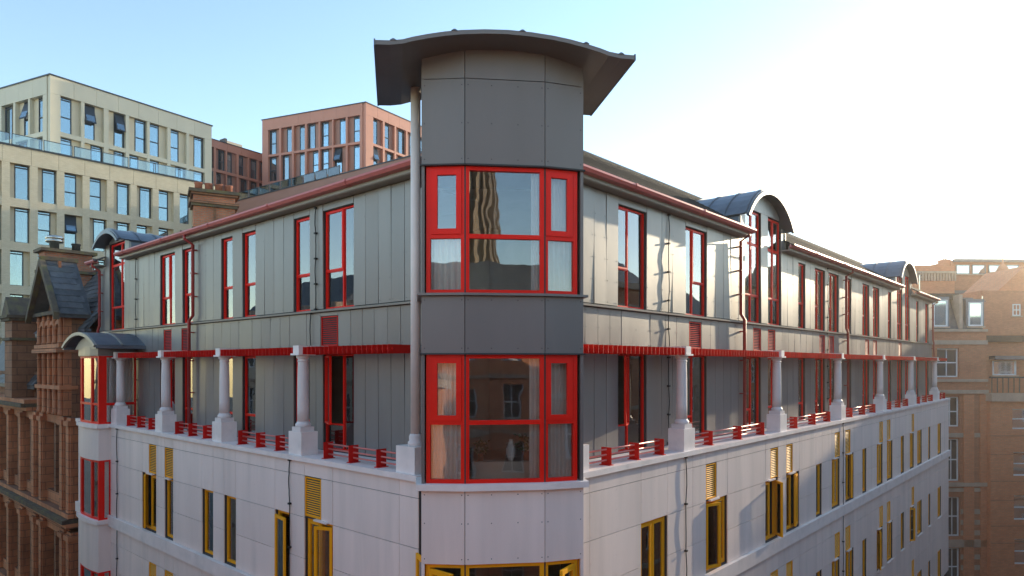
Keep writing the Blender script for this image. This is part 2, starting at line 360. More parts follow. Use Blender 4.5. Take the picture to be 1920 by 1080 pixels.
def wing(fr, wins, J, SJ, uend, dormers, name_side):
    # upper storey wall behind the panels
    holes = [(x[0], x[1], ULO, UHI if not any(d[0] - .1 < (x[0] + x[1]) / 2 < d[1] + .1 for d in dormers) else 4.42) for x in wins]
    holes += [(d[2], d[3], ULO, d[4]) for d in dormers if d[5]]
    low = [(x[0], x[1], -1.82, .22) for x in wins]
    wall = wall_holes(fr, 2.55, uend, -2.2, 3.5, S + .028, S + .2, holes + low).build('upper_wall', 'back', bld)
    for i in range(len(J) - 1):
        a, c = J[i], J[i + 1]
        dm = any(d[2] - .02 < (a + c) / 2 < d[3] + .02 for d in dormers)
        if inwin(a, c, wins):
            if not any(d[0] < (a + c) / 2 < d[1] for d in dormers): panel(fr, wall, a, c, UHI + .01, 3.5, S, 'grey')
        elif not (dm and dormers[0][5]):
            panel(fr, wall, a, c, 1.215, 3.5, S, 'grey')
        if inwin(a, c, wins): panel(fr, wall, a, c, .232, .36, S, 'grey', riv=False)
        else: panel(fr, wall, a, c, -1.85, .36, S, 'grey', riv=False)
    gr = [x[4] for x in wins if x[4]]
    for i in range(len(SJ) - 1):
        a, c = SJ[i], SJ[i + 1]
        if any(g[0] - .01 < (a + c) / 2 < g[1] + .01 for g in gr): panel(fr, wall, a, c, 1.055, 1.14, S, 'grey', riv=False)
        else: panel(fr, wall, a, c, .365, 1.14, S, 'grey')
    # ledge between the storeys
    MB(fr).prism_sz([(S - .075, 1.15), (S - .08, 1.185), (S + .03, 1.21), (S + .03, 1.15)], 2.6, uend).build('ledge', 'fascia', bld)
    # windows
    for k, x in enumerate(wins):
        u0, u1, kind, sp, g = x
        tall = any(d[0] - .1 < (u0 + u1) / 2 < d[1] + .1 for d in dormers)
        near = 0
        w_ = window(fr, bld, u0, u1, ULO, 4.40 if tall else UHI, S, 'red', kind, 2.02 if not tall else 1.98, sp, ((1 if k == 1 else 0) if fr.h > 0 else 1) if not tall else 2)
        if tall: MB(fr).box(u0 + .05, u1 - .05, S + .085, S + .17, 3.42, 3.50).build('transom', 'red', w_)
        w2 = window(fr, bld, u0, u1, -1.83, .225, S, 'red', kind, -1.28, sp, (0 if fr.h > 0 else 1),
                    opened=((1 if fr.h < 0 else 0), 24, 1 if fr.h < 0 else 1) if k in (0,) else None, vent=k % 2 == 0)
        if g: grille(fr, bld, g[0] + .03, g[1] - .02, .40, 1.045, S, 'redd')
    return wall

# dormers: (u from, u to, window u0, u1, head, own window?, peak)
LD = [(17.35, 19.95, 17.95, 19.45, 4.2, True)]
RD = [(10.55, 14.05, 10.94, 13.68, 4.4, False), (28.2, 31.7, 28.59, 31.28, 4.4, False)]
wing(FL, LWIN, LJ, LSJ, 20.6, LD, 'l')
wing(FR, RWIN, RJ, RSJ, 36.8, RD, 'r')

def eaves(fr, runs, ends):
    for a, c in runs:
        MB(fr).prism_sz([(.56, 3.53), (.56, 3.66), (.6, 3.66), (.6, 3.55), (S + .04, 3.55), (S + .04, 3.51), (.58, 3.51)], a, c).build('fascia', 'fascia', bld)
        MB(fr).prism_sz([(.40, 3.70), (.395, 3.66), (.43, 3.60), (.555, 3.59), (.555, 3.70), (.54, 3.70), (.54, 3.61), (.44, 3.62), (.415, 3.665), (.415, 3.70)], a - .02, c + .02).build('gutter', 'gutter', bld)
        # joint clips along the gutter
        u = a + 2.1
        while u < c - .5:
            MB(fr).prism_sz([(.385, 3.705), (.38, 3.655), (.42, 3.59), (.558, 3.58), (.558, 3.587), (.425, 3.597), (.39, 3.655), (.395, 3.705)], u, u + .06).build('gutter_clip', 'gutter', bld)
            u += 3.1
eaves(FL, [(2.45, 17.75), (19.85, 20.75)], None)
eaves(FR, [(2.45, 10.75), (13.72, 28.3), (31.45, 36.95)], None)

def roof(fr, uend, zr, sr, m, skip):
    # tiled slope laid in overlapping courses, with a ridge
    z0, s0 = 3.68, .50; n = 22; b = MB(fr); ds, dz = (sr - s0) / n, (zr - z0) / n
    for i in range(n):
        a = s0 + ds * i; e = z0 + dz * i
        us = [max(2.4, a)]
        for c0, c1, sm in skip:
            if a < sm: us += [c0, c1]
        us.append(uend)
        for q in range(0, len(us), 2):
            b.prism_sz([(a - .02, e), (a - .02, e + .035), (a + ds, e + dz + .03), (a + ds, e + dz - .02)], us[q], us[q + 1])
    o = b.build('roof', m, bld)
    MB(fr).prism_sz([(sr - .16, zr - .07), (sr - .03, zr + .05), (sr + .03, zr + .05), (sr + .16, zr - .07)], 4.0, uend).build('ridge', 'slate', o)
    p = fr.pt; P = [p(sr, sr, zr - .1), p(uend, sr, zr - .1), p(uend, 9.2, 3.2), p(9.2, 9.2, 3.2)]; Q = [v + Vector((0, 0, .1)) for v in P]
    MB().hexa(P + Q).build('rear_slope', 'slate', o, recalc=True)
roof(FL, 20.8, 5.33, 4.0, 'slate', [(17.6, 19.8, 2.0)])
roof(FR, 37.0, 5.84, 4.0, 'tile', [(10.72, 13.9, 2.5), (28.35, 31.53, 2.5)])

def arc(uc, half, zf, rise, n=14, grow=0., flat=0.):
    """circular segment profile, from one foot to the other"""
    rr = (half * half + rise * rise) / (2 * rise); a0 = math.asin(min(1, half / rr)) if rise <= half else math.pi - math.asin(half / rr)
    zc = zf + rise - rr
    return [(uc + (rr + grow) * math.sin(-a0 + 2 * a0 * i / n), zc + (rr + grow) * math.cos(-a0 + 2 * a0 * i / n)) for i in range(n + 1)]

def dormer(fr, uc, half, zf, rise, s_front, s_back, wall_z, own=None):
    d = empty('dormer', fr.pt(uc, S, 3.5), bld)
    MB(fr).shell(arc(uc, half, zf, rise, grow=.05), arc(uc, half, zf, rise), s_front, s_back).build('barrel_roof', 'lead', d, recalc=True)
    k = s_front + .06
    while k < s_back - .5:
        MB(fr).shell(arc(uc, half, zf, rise, grow=.085), arc(uc, half, zf, rise, grow=.045), k, k + .04).build('roof_seam', 'lead', d, recalc=True); k += .62
    MB(fr).shell(arc(uc, half + .02, zf - .05, rise + .02, grow=.03), arc(uc, half - .07, zf - .05, rise - .06), s_front - .03, s_front + .05).build('verge_trim', 'lead', d, recalc=True)
    # gable face, split in two panels beside the centre joint, above and beside the windows
    hw = half - .16
    top = [p for p in arc(uc, hw, zf - .02, rise - .1, n=20)]
    for sg in (-1, 1):
        pts = [p for p in top if (p[0] - uc) * sg >= -1e-6]
        edge = uc + sg * hw
        if own: base = [(uc + sg * .004, own[2]), (uc + sg * hw, own[2])]
        else: base = [(uc + sg * .004, 4.42), (uc + sg * hw, 4.42)]
        up = [p for p in pts if p[1] > base[0][1] + .02]
        up = sorted(up, key=lambda p: -p[0] * sg)
        poly = [base[0], (up[0][0], base[0][1])] + up
        poly[-1] = (uc + sg * .004, poly[-1][1])
        if sg < 0: poly = poly[::-1]
        MB(fr).prism_uz(poly, S, S + .03).build('gable_panel', 'grey', d, recalc=True)
    # cheeks
    for sg in (-1, 1):
        u = uc + sg * (half - .12)
        MB(fr).box(min(u, u + sg * .06), max(u, u + sg * .06), S + .03, s_back, 3.45, zf + .03).build('cheek', 'lead', d)
        MB(fr).box(uc + sg * (half - .06) - .03, uc + sg * (half - .06) + .03, S - .02, S + .05, 3.52, zf - .02).build('corner_trim', 'fascia', d)
    return d
D1 = dormer(FR, 12.31, 1.74, 4.12, .92, .54, 3.6, 4.4)
D2 = dormer(FR, 29.94, 1.74, 4.12, .92, .54, 3.6, 4.4)
for D_, us in ((D1, (10.60, 10.94, 12.08, 12.61, 13.68, 14.02)), (D2, (28.24, 28.59, 29.67, 30.23, 31.28, 31.66))):
    for a, c in ((us[0], us[1]), (us[2], us[3]), (us[4], us[5])):
        piece('wall_panel', FR, a + .006, c - .006, S, S + .022, 3.506, 4.414 if a == us[2] else 4.2, 'grey', D_, .003)
D3 = dormer(FL, 18.7, 1.22, 4.12, .44, .42, 3.2, 4.2, own=(17.95, 19.45, 4.22))
for a, c in ((17.56, 17.95), (19.45, 19.84)):
    piece('wall_panel', FL, a, c, S, S + .022, 3.506, 4.215, 'grey', D3, .003)
for a, c in ((17.56, 17.95), (19.45, 20.02), (20.03, 20.6)):
    piece('wall_panel', FL, a + .006, c - .006, S, S + .022, 1.22, 3.5, 'grey', bld.children[0], .003)
wd = window(FL, bld, 17.95, 19.45, ULO, 4.2, S, 'red', 'double', 1.98, .32, 2)
MB(FL).box(18.0, 19.4, S + .08, S + .17, 3.42, 3.50).build('transom', 'red', wd)

# terrace slab, white storeys below
PITCH = 3.35
LWH = [(4.38, 5.39, 'double', (4.79, 5.39)), (5.97, 6.57, 'single', None), (8.36, 8.96, 'single', None), (9.54, 10.16, 'single', None), (11.93, 12.50, 'single', (11.93, 12.50)), (13.09, 14.12, 'double', (13.09, 13.62))]
RWH = [(4.07, 5.12, 'double', None), (6.87, 8.0, 'double', (6.87, 7.41)), (10.35, 11.25, 'double', (10.7, 11.25)), (11.87, 12.92, 'double', (11.87, 12.38)), (14.4, 14.98, 'single', None), (15.96, 16.84, 'double', (16.28, 16.84)),
       (17.46, 18.46, 'double', (17.46, 18.05)), (19.55, 20.13, 'single', None), (21.56, 22.5, 'double', (21.93, 22.5)), (23.13, 24.1, 'double', (23.13, 23.7)), (25.51, 26.15, 'single', None), (27.24, 28.12, 'double', (27.6, 28.12)),
       (28.79, 29.85, 'double', None), (31.3, 31.85, 'single', None), (33.66, 34.68, 'double', None)]
LWJ = [1.85, 2.35, 4.38, 5.39, 5.97, 6.57, 8.36, 8.96, 9.54, 10.16, 11.93, 12.50, 13.09, 14.12, 16.16, 16.8, 18.4, 20.0]
RWJ = [1.95, 2.35, 4.07, 5.12, 5.84, 6.23, 6.87, 8.0, 10.35, 11.25, 11.87, 12.92, 14.4, 14.98, 15.96, 16.84, 17.46, 18.46, 19.55, 20.13, 21.56, 22.5, 23.13, 24.1, 25.51, 26.15, 27.24, 28.12, 28.79, 29.85, 31.3, 31.85, 33.66, 34.68, 36.8]
def white_wing(fr, wins, J, uend, opens):
    MB(fr).box(1.8, uend + .05, -.075, S + .02, -1.96, -1.86).build('terrace_coping', 'whitet', bld)
    MB(fr).box(1.9, uend + .04, -.085, .03, -5.08, -4.74).build('string_course', 'whitet', bld)
    holes = []
    for k in range(3):
        holes += [(x[0], x[1], -4.70 - PITCH * k, -3.105 - PITCH * k) for x in wins]
    wall = wall_holes(fr, 1.85, uend, -18.9, -1.97, .028, .26, holes).build('lower_wall', 'back', bld)
    for k in range(3):
        o = -PITCH * k
        rows = [(-2.25, (-1.96, -1.73, -1.385)[k]), (-3.10, -2.25), (-3.94, -3.10), (-4.735, -3.94)]
        for i in range(len(J) - 1):
            a, c = J[i], J[i + 1]; x = next((x for x in wins if abs(x[0] - a) < .02), None)
            for r, (z0, z1) in enumerate(rows):
                if x and r >= 2: continue
                if x and r == 1 and x[3]:
                    g = x[3]
                    if g[0] - a > .1: panel(fr, wall, a, g[0], z0 + o, z1 + o, 0, 'white', riv=k == 0)
                    if c - g[1] > .1: panel(fr, wall, g[1], c, z0 + o, z1 + o, 0, 'white', riv=k == 0)
                    continue
                panel(fr, wall, a, c, z0 + o, z1 + o, 0, 'white', jit=.002, riv=k == 0 and a < 14)
        for q, x in enumerate(wins):
            op = opens.get((q, k))
            window(fr, bld, x[0] + .01, x[1] - .01, -4.695 + o, -3.11 + o, 0, 'yellow', x[2], None, .5 if fr.h > 0 else .5, 0, opened=op, fw=.055, rec=.07, sash=.06, vent=x[3] is not None)
            if k: piece('window_sill', fr, x[0] + .02, x[1] - .02, -.05, .06, -4.735 + o, -4.70 + o, 'whitet', bld)
            if x[3]: grille(fr, bld, x[3][0] + .01, x[3][1] - .01, -3.06 + o, -2.27 + o, 0, 'yellow')
    for i in range(int((uend - 1.9) / 2.4)):      # plain base down to the street
        for z0, z1 in ((-18.9, -15.2), (-15.19, -11.45)):
            piece('wall_panel', fr, 1.9 + i * 2.4, 1.9 + i * 2.4 + 2.39, 0, .022, z0, z1, 'white', wall)
    return wall
white_wing(FL, LWH, LWJ, 20.0, {(0, 0): (0, 24, 0), (1, 0): (0, 0, 0), (5, 0): (1, 20, 1)})
white_wing(FR, RWH, RWJ, 36.8, {(1, 0): (0, 18, 0), (2, 0): (1, 48, 1), (3, 0): (1, 12, 1), (6, 0): (1, 14, 1), (8, 1): (0, 25, 1), (11, 1): (0, 30, 0)})
# casement standing open on the left wing's narrow window
f2 = FL.hinge(6.57, .0, 9)
ws = leaf(f2, bld, -.56, 0, -4.66, -3.2, 0, 'yellow', .065, 'open_sash')

for (fr, m), pts in rivets.items():
    b = MB(fr)
    for u, s, z in pts:
        q = .008; b.add([fr.pt(u + q * math.cos(a), s - .005, z + q * math.sin(a)) for a in (0, 1.05, 2.1, 3.14, 4.19, 5.24)] +
                        [fr.pt(u + q * 1.3 * math.cos(a), s + .004, z + q * 1.3 * math.sin(a)) for a in (0, 1.05, 2.1, 3.14, 4.19, 5.24)],
                        [(0, 1, 2, 3, 4, 5)] + [(i, i + 6, (i + 1) % 6 + 6, (i + 1) % 6) for i in range(6)], fr.h < 0)
    tag(b.build('rivet', m, bld, recalc=False), kind='stuff')

# columns, plinths, pergola fins and railings along the terrace edge
def column(fr, u):
    c = fr.pt(u + .25, .19, 0)
    prof = [(.12, -1.19), (.118, -.9), (.115, -.3), (.104, .11), (.104, .125)]
    sh = MB().lathe(c, prof, 24).build('column', 'column', bld, smooth=True)
    MB(fr).box(u, u + .5, 0, .38, -1.862, -1.385).build('plinth', 'whitet', sh)
    MB(fr).box(u + .085, u + .415, .03, .35, -1.387, -1.29).build('base_block', 'column', sh)
    MB().lathe(c, [(.15, -1.295), (.158, -1.27), (.158, -1.235), (.145, -1.215), (.13, -1.205), (.13, -1.185), (.121, -1.18)], 24).build('base_ring', 'column', sh, smooth=True)
    MB().lathe(c, [(.105, .06), (.118, .07), (.118, .085), (.105, .095), (.108, .125), (.14, .15), (.14, .195)], 24).build('capital', 'column', sh, smooth=True)
    MB(fr).box(u + .09, u + .41, -.01, .39, .197, .235).build('capital_slab', 'whitet', sh)
    MB(fr).box(u + .14, u + .36, .02, .75, .237, .40).build('beam_block', 'whitet', sh)
    return sh
LC = [5.51, 9.09, 12.66, 16.23]
RC = [5.83, 11.41, 17.0, 22.58, 28.13, 33.7]
for u in LC: column(FL, u)
for u in RC: column(FR, u)
def bay(fr, a, c, posts, tip):
    pg = MB(fr).box(a, c, .10, .125, .275, .305).box(a, c, .62, .645, .275, .305).build('pergola', 'redd', bld)
    u = a + .03
    while u < c - .03:
        piece('fin', fr, u, u + .012, .02, .74, .215, .365, 'redd', pg, .003); u += .155
    rl = MB(fr)
    ra, rc = tip
    rails = [-1.77, -1.67, -1.57]
    root = None
    for k, p in enumerate(posts):
        o = MB(fr).box(p, p + .014, .05, .27, -1.85, -1.53).build('railing' if root is None else 'post', 'redd', bld if root is None else root)
        if root is None: root = o
        MB(fr).box(p - .05, p + .064, .04, .28, -1.862, -1.848).build('foot_plate', 'redd', root)
    for z in rails:
        MB().tube([fr.pt(ra, .16, z), fr.pt(rc, .16, z)], .017, 8).build('rail', 'rail', root, smooth=True)
la = [1.94] + LC
for i in range(len(la)):
    u = la[i]; nxt = la[i + 1] if i + 1 < len(la) else None
    if nxt: bay(FL, u + (.72 if i == 0 else .38), nxt + .12, [u + 1.12, u + 1.98, u + 2.83], (u + .5, u + 2.84))
ra_ = [1.93] + RC
for i in range(len(ra_)):
    u = ra_[i]; nxt = ra_[i + 1] if i + 1 < len(ra_) else 36.6
    if i == 0: bay(FR, 2.15, nxt + .12, [3.1, 4.07, 5.05], (2.43, 5.06))
    elif i < len(ra_) - 1: bay(FR, u + .38, nxt + .12, [u + 1.48, u + 3.1, u + 4.56], (u + .5, u + 4.57))
    else: bay(FR, u + .38, nxt, [u + 1.2, u + 2.4], (u + .5, u + 2.42))
# the two tall poles beside the tower
for fr, u in ((FL, 1.99), (FR, 1.88)):
    c = fr.pt(u + .15, .19, 0)
    pl = MB().lathe(c, [(.088, -1.2), (.086, 4.78)], 24).build('canopy_pole', 'column', bld, smooth=True)
    MB(fr).box(u - .05, u + .45, 0, .38, -1.862, -1.40).build('plinth', 'whitet', pl)
    MB().lathe(c, [(.13, -1.402), (.135, -1.33), (.11, -1.31), (.115, -1.24), (.1, -1.2), (.088, -1.19)], 24).build('base_ring', 'column', pl, smooth=True)

# downpipes
def downpipe(fr, u, top=3.6, jog=True, du=-.16):
    o = MB().tube([fr.pt(u, .47, 3.6), fr.pt(u, .47, 3.5), fr.pt(u, S - .1, 3.36), fr.pt(u, S - .1, 1.38), fr.pt(u - du, S - .12, 1.24), fr.pt(u - du, S - .12, -1.86)], .045, 10).build('downpipe', 'pipe', bld, smooth=True)
    for z in (3.2, 2.55, 1.9, .9, .1, -.8):
        x = u if z > 1.3 else u - du
        MB(fr).box(x - .065, x + .065, S - .15, S, z, z + .03).build('bracket', 'pipe', o)
downpipe(FL, 12.36, du=-.2); downpipe(FL, 20.15, du=-.1)
downpipe(FR, 10.42, du=-.2); downpipe(FR, 20.1, du=-.15); downpipe(FR, 36.55, du=-.1)
# surface cables with their clips
def cable(fr, u, s, z0, z1, n):
    rr = random.Random(int(u * 10)); pts = []
    k = 30
    for i in range(k + 1):
        t = i / k; pts.append(fr.pt(u + .018 * math.sin(t * n * math.pi) + rr.uniform(-.006, .006), s - .025 - .012 * abs(math.sin(t * n * math.pi)), z1 + (z0 - z1) * t))
    o = MB().tube(pts, .011, 6).build('cable', 'cable', bld, smooth=True)
    for i in range(n + 1):
        z = z1 + (z0 - z1) * i / n
        MB(fr).box(u - .03, u + .03, s - .06, s, z - .018, z + .018).build('cable_clip', 'cable', o)
cable(FL, 6.22, S, 1.22, 3.45, 4); cable(FL, 6.42, S, .38, 1.14, 1); cable(FL, 16.86, S, -1.8, 3.45, 8); cable(FL, 5.92, 0, -4.7, -1.98, 3); cable(FL, 16.1, 0, -8, -1.98, 6)
cable(FR, 6.57, S, -1.8, 3.45, 8); cable(FR, 18.13, S, -1.8, 3.45, 9); cable(FR, 5.86, 0, -8, -1.98, 6); cable(FR, 17.1, 0, -9, -1.98, 7)

# ------------------------------------------------------------------ corner tower
A, B_, C_, D_ = (-1.430, 10.60), (-.740, 10.545), (.526, 10.69), (1.159, 10.90)
A2, D2_ = (-1.62, 12.40), (.95, 12.56)
F = [Fr(A, (B_[0] - A[0], B_[1] - A[1])), Fr(B_, (C_[0] - B_[0], C_[1] - B_[1])), Fr(C_, (D_[0] - C_[0], D_[1] - C_[1]))]
FLn = [math.dist(A, B_), math.dist(B_, C_), math.dist(C_, D_)]
# side returns run back to the wings
FS = [Fr(A2, (A[0] - A2[0], A[1] - A2[1])), Fr(D_, (D2_[0] - D_[0], D2_[1] - D_[1]))]
CAN_O, CAN_T, CAN_G = Vector((-.06, 10.10)), Vector((math.cos(R(7.2)), math.sin(R(7.2)))), Vector((-math.sin(R(10)), math.cos(R(10))))
PROF = [(-1.97, 4.765), (-1.75, 4.772), (-1.56, 4.80), (-1.42, 4.845), (-1.2, 4.90), (-.95, 4.952), (-.7, 4.99), (-.35, 5.023), (0, 5.035), (.35, 5.023), (.7, 4.99), (.95, 4.952), (1.2, 4.90), (1.42, 4.845), (1.56, 4.80), (1.75, 4.772), (1.97, 4.765)]
def soffit(x, y):
    # canopy underside above a ground point
    dx, dy = x - CAN_O.x, y - CAN_O.y; det = CAN_T.x * CAN_G.y - CAN_T.y * CAN_G.x
    a = (dx * CAN_G.y - dy * CAN_G.x) / det
    for (p, q), (r_, t) in zip(PROF, PROF[1:]):
        if p <= a <= r_: return q + (t - q) * (a - p) / (r_ - p) - .06
    return 4.7
tw = MB()
for k in (0, 1):
    L_ = math.dist((FS[k].o), (A if k == 0 else D2_))
    tw.fr = FS[k]; tw.box(0, L_, .002, .05, -1.9, 4.72)
tw.fr = Fr(A2, (D2_[0] - A2[0], D2_[1] - A2[1])); tw.box(0, math.dist(A2, D2_), 0, .05, 3.3, 4.75)
tower = tw.build('tower', 'greyd', bld)
TP = empty('tower_lower_wall', (0, 11, H - 5), bld)
for k in (0, 1):
    L_ = math.dist((FS[k].o), (A if k == 0 else D2_))
    MB(FS[k]).box(0, L_, .0, .05, -18.9, -1.98).build('side_panel', 'whitet', TP)
g = .006
for k in range(3):
    fr, L_ = F[k], FLn[k]
    piece('wall_panel', fr, g, L_ - g, 0, .04, 3.16, 4.5 - g, 'greyd', tower)
    n = 6; us = [g + (L_ - 2 * g) * i / n for i in range(n + 1)]
    poly = [(us[0], 4.5 + g), (us[-1], 4.5 + g)] + [(u, soffit(*fr.pt(u, 0, 0)[:2]) + .01) for u in reversed(us)]
    MB(fr).prism_uz(poly, 0, .04).build('wall_panel', 'greyd', tower, recalc=True)
    piece('wall_panel', fr, g, L_ - g, 0, .04, .185, 1.085, 'greyd', tower)
    piece('wall_panel', fr, g, L_ - g, 0, .04, -3.14, -1.98, 'white', TP)
    MB(fr).box(0, L_, .045, .09, 3.17, 4.6).box(0, L_, .045, .09, .2, 1.08).box(0, L_, .045, .09, -3.12, -2.0).build('backing', 'back', tower)
    for i in range(5):
        for z0, z1 in ((-8.0 + .0, -6.5), (-14.7, -11.4), (-18.9, -14.72)):
            if i == 0: piece('wall_panel', fr, g, L_ - g, 0, .04, z0, z1, 'white', TP)
rv = MB()
for k in range(3):
    fr, L_ = F[k], FLn[k]
    for z in (3.24, 3.8, 4.4, .26, 1.02, -3.06, -2.5, -2.05):
        for u in ((.05, L_ - .05) if k != 1 else (.05, .42, .84, L_ - .05)):
            q = .008; rv.fr = fr; rv.add([fr.pt(u + q * math.cos(a), -.004, z + q * math.sin(a)) for a in (0, 1.05, 2.1, 3.14, 4.19, 5.24)] + [fr.pt(u + q * 1.3 * math.cos(a), .003, z + q * 1.3 * math.sin(a)) for a in (0, 1.05, 2.1, 3.14, 4.19, 5.24)], [(0, 1, 2, 3, 4, 5)] + [(i, i + 6, (i + 1) % 6 + 6, (i + 1) % 6) for i in range(6)])
tag(rv.build('rivet', 'dark', tower), kind='stuff')
def offs(o, back=0.):
    """tower outline pushed out by o, closed at the returns"""
    pts = []; fr = [F[0], F[0], F[1], F[2], F[2]]
    a = F[0].pt(-o * .7, -o, 0); b = F[0].pt(FLn[0], -o, 0); c = F[1].pt(FLn[1], -o, 0); d = F[2].pt(FLn[2] + o * .7, -o, 0)
    return [(p.x, p.y) for p in (a, b, c, d)] + [(D2_[0] + back, D2_[1] - .5), (A2[0] - back, A2[1] - .5)]
MB().slab(offs(.075, .06), 1.09, 1.128).build('ledge', 'greyd', tower)
MB().slab(offs(.085, .1), -1.975, -1.878).build('tower_sill', 'whitet', tower)
MB().slab(offs(.03), .16, .184).build('soffit_trim', 'dark', tower)
MB().slab(offs(.03), 3.135, 3.158).build('soffit_trim', 'dark', tower)
# tower windows: per facet (u0,u1, sash list)
def tower_window(z0, z1, zt, m, opens=False, name='tower_window'):
    for k in range(3):
        fr, L_ = F[k], FLn[k]; s = .055
        u0, u1 = (.065, L_ - .008) if k == 0 else ((.008, L_ - .008) if k == 1 else (.008, L_ - .085))
        b = MB(fr).rect(u0, u1, z0, z1, .065, s, s + .09, .06)
        b.box(u0 + .065, u1 - .065, s + .003, s + .08, zt - .035, zt + .035)
        w_ = b.build('tower_window', m, tower)
        iu0, iu1 = u0 + .065, u1 - .065
        if k == 1:
            for a, c in ((zt + .035, z1 - .06), (z0 + .06, zt - .035)): piece('pane', fr, iu0 - .004, iu1 + .004, s + .04, s + .05, a - .004, c + .004, 'glass_t', w_)
        else:
            if opens:
                f2 = fr.hinge(iu0 if k == 0 else iu1, s - .02, (-35 if k == 0 else 40))
                w = iu1 - iu0
                leaf(f2, w_, *((0, w) if k == 0 else (-w, 0)), zt + .04, z1 - .07, 0, m, .075, 'open_sash', 'glass_t', .02)
            else:
                leaf(fr, w_, iu0 + .03 - (.07 if k == 2 else 0), iu1 + (.012 if k == 0 else -.03), zt + .03, z1 - .05, s, m, .085, 'sash', 'glass_t', .022)
                if k == 0: MB(fr).box(iu0 - .002, iu0 + .04, s + .004, s + .07, zt + .03, z1 - .05).build('jamb', m, w_)
                else: MB(fr).box(iu1 - .045, iu1 + .002, s + .004, s + .07, zt + .03, z1 - .05).build('jamb', m, w_)
            piece('pane', fr, iu0 - .004, iu1 + .004, s + .04, s + .05, z0 + .056, zt - .03, 'glass_t', w_)
    # posts between the facets
    for k, p in ((0, B_), (1, C_)):
        MB().slab([(p[0] - .012, p[1] + .055), (p[0] + .012, p[1] + .055), (p[0] + .02, p[1] + .16), (p[0] - .02, p[1] + .16)], z0, z1).build('corner_post', 'dark', tower)
tower_window(1.13, 3.135, 2.035, 'red')
tower_window(-1.876, .16, -.915, 'red')
tower_window(-4.75, -3.15, -4.3, 'yellow', True)
for u_, dg in ((-.02, 75), ):
    f2 = F[0].hinge(.03, .1, -62); leaf(f2, tower, -.5, 0, -4.7, -3.12, 0, 'yellow', .07, 'open_sash', 'glass_t')
    f2 = F[2].hinge(FLn[2] - .03, .1, 62); leaf(f2, tower, 0, .5, -4.7, -3.1, 0, 'yellow', .07, 'open_sash', 'glass_t')
# canopy: wave-shaped sheet over the tower
vs = []; n = len(PROF); DEP = 2.36
def cpt(a, k, z): p = CAN_O + CAN_T * a + CAN_G * k; return Vector((p.x, p.y, z + H))
b = MB()
for prof_off in (0, -.065):
    for k in (0, DEP): vs += [cpt(a, k, z + prof_off) for a, z in PROF]
fs = []
for i in range(n - 1):
    fs += [(i, i + 1, n + i + 1, n + i), (2 * n + i, 3 * n + i, 3 * n + i + 1, 2 * n + i + 1), (i, 2 * n + i, 2 * n + i + 1, i + 1), (n + i, n + i + 1, 3 * n + i + 1, 3 * n + i)]
for i in (0, n - 1): fs.append((i, n + i, 3 * n + i, 2 * n + i))
cano = b.add(vs, fs).build('canopy', 'greyd', bld, recalc=True)
for a in (-1.70, -.80, .22, 1.2, 1.75):
    z = next(q + (t - q) * (a - p) / (r_ - p) for (p, q), (r_, t) in zip(PROF, PROF[1:]) if p <= a <= r_)
    MB().hexa([cpt(a - .05, -.012, z - .003), cpt(a + .05, -.012, z - .003), cpt(a + .05, DEP + .01, z - .003), cpt(a - .05, DEP + .01, z - .003),
               cpt(a - .012, -.012, z + .022), cpt(a + .012, -.012, z + .022), cpt(a + .012, DEP + .01, z + .022), cpt(a - .012, DEP + .01, z + .022)]).build('roof_seam', 'lead', cano)
for sg in (-1, 1):
    MB().hexa([cpt(sg * 1.972 - .012, 0, 4.69), cpt(sg * 1.972 + .012, 0, 4.69), cpt(sg * 1.972 + .012, DEP, 4.69), cpt(sg * 1.972 - .012, DEP, 4.69),
               cpt(sg * 1.972 - .012, 0, 4.785), cpt(sg * 1.972 + .012, 0, 4.785), cpt(sg * 1.972 + .012, DEP, 4.785), cpt(sg * 1.972 - .012, DEP, 4.785)]).build('edge_trim', 'lead', cano)

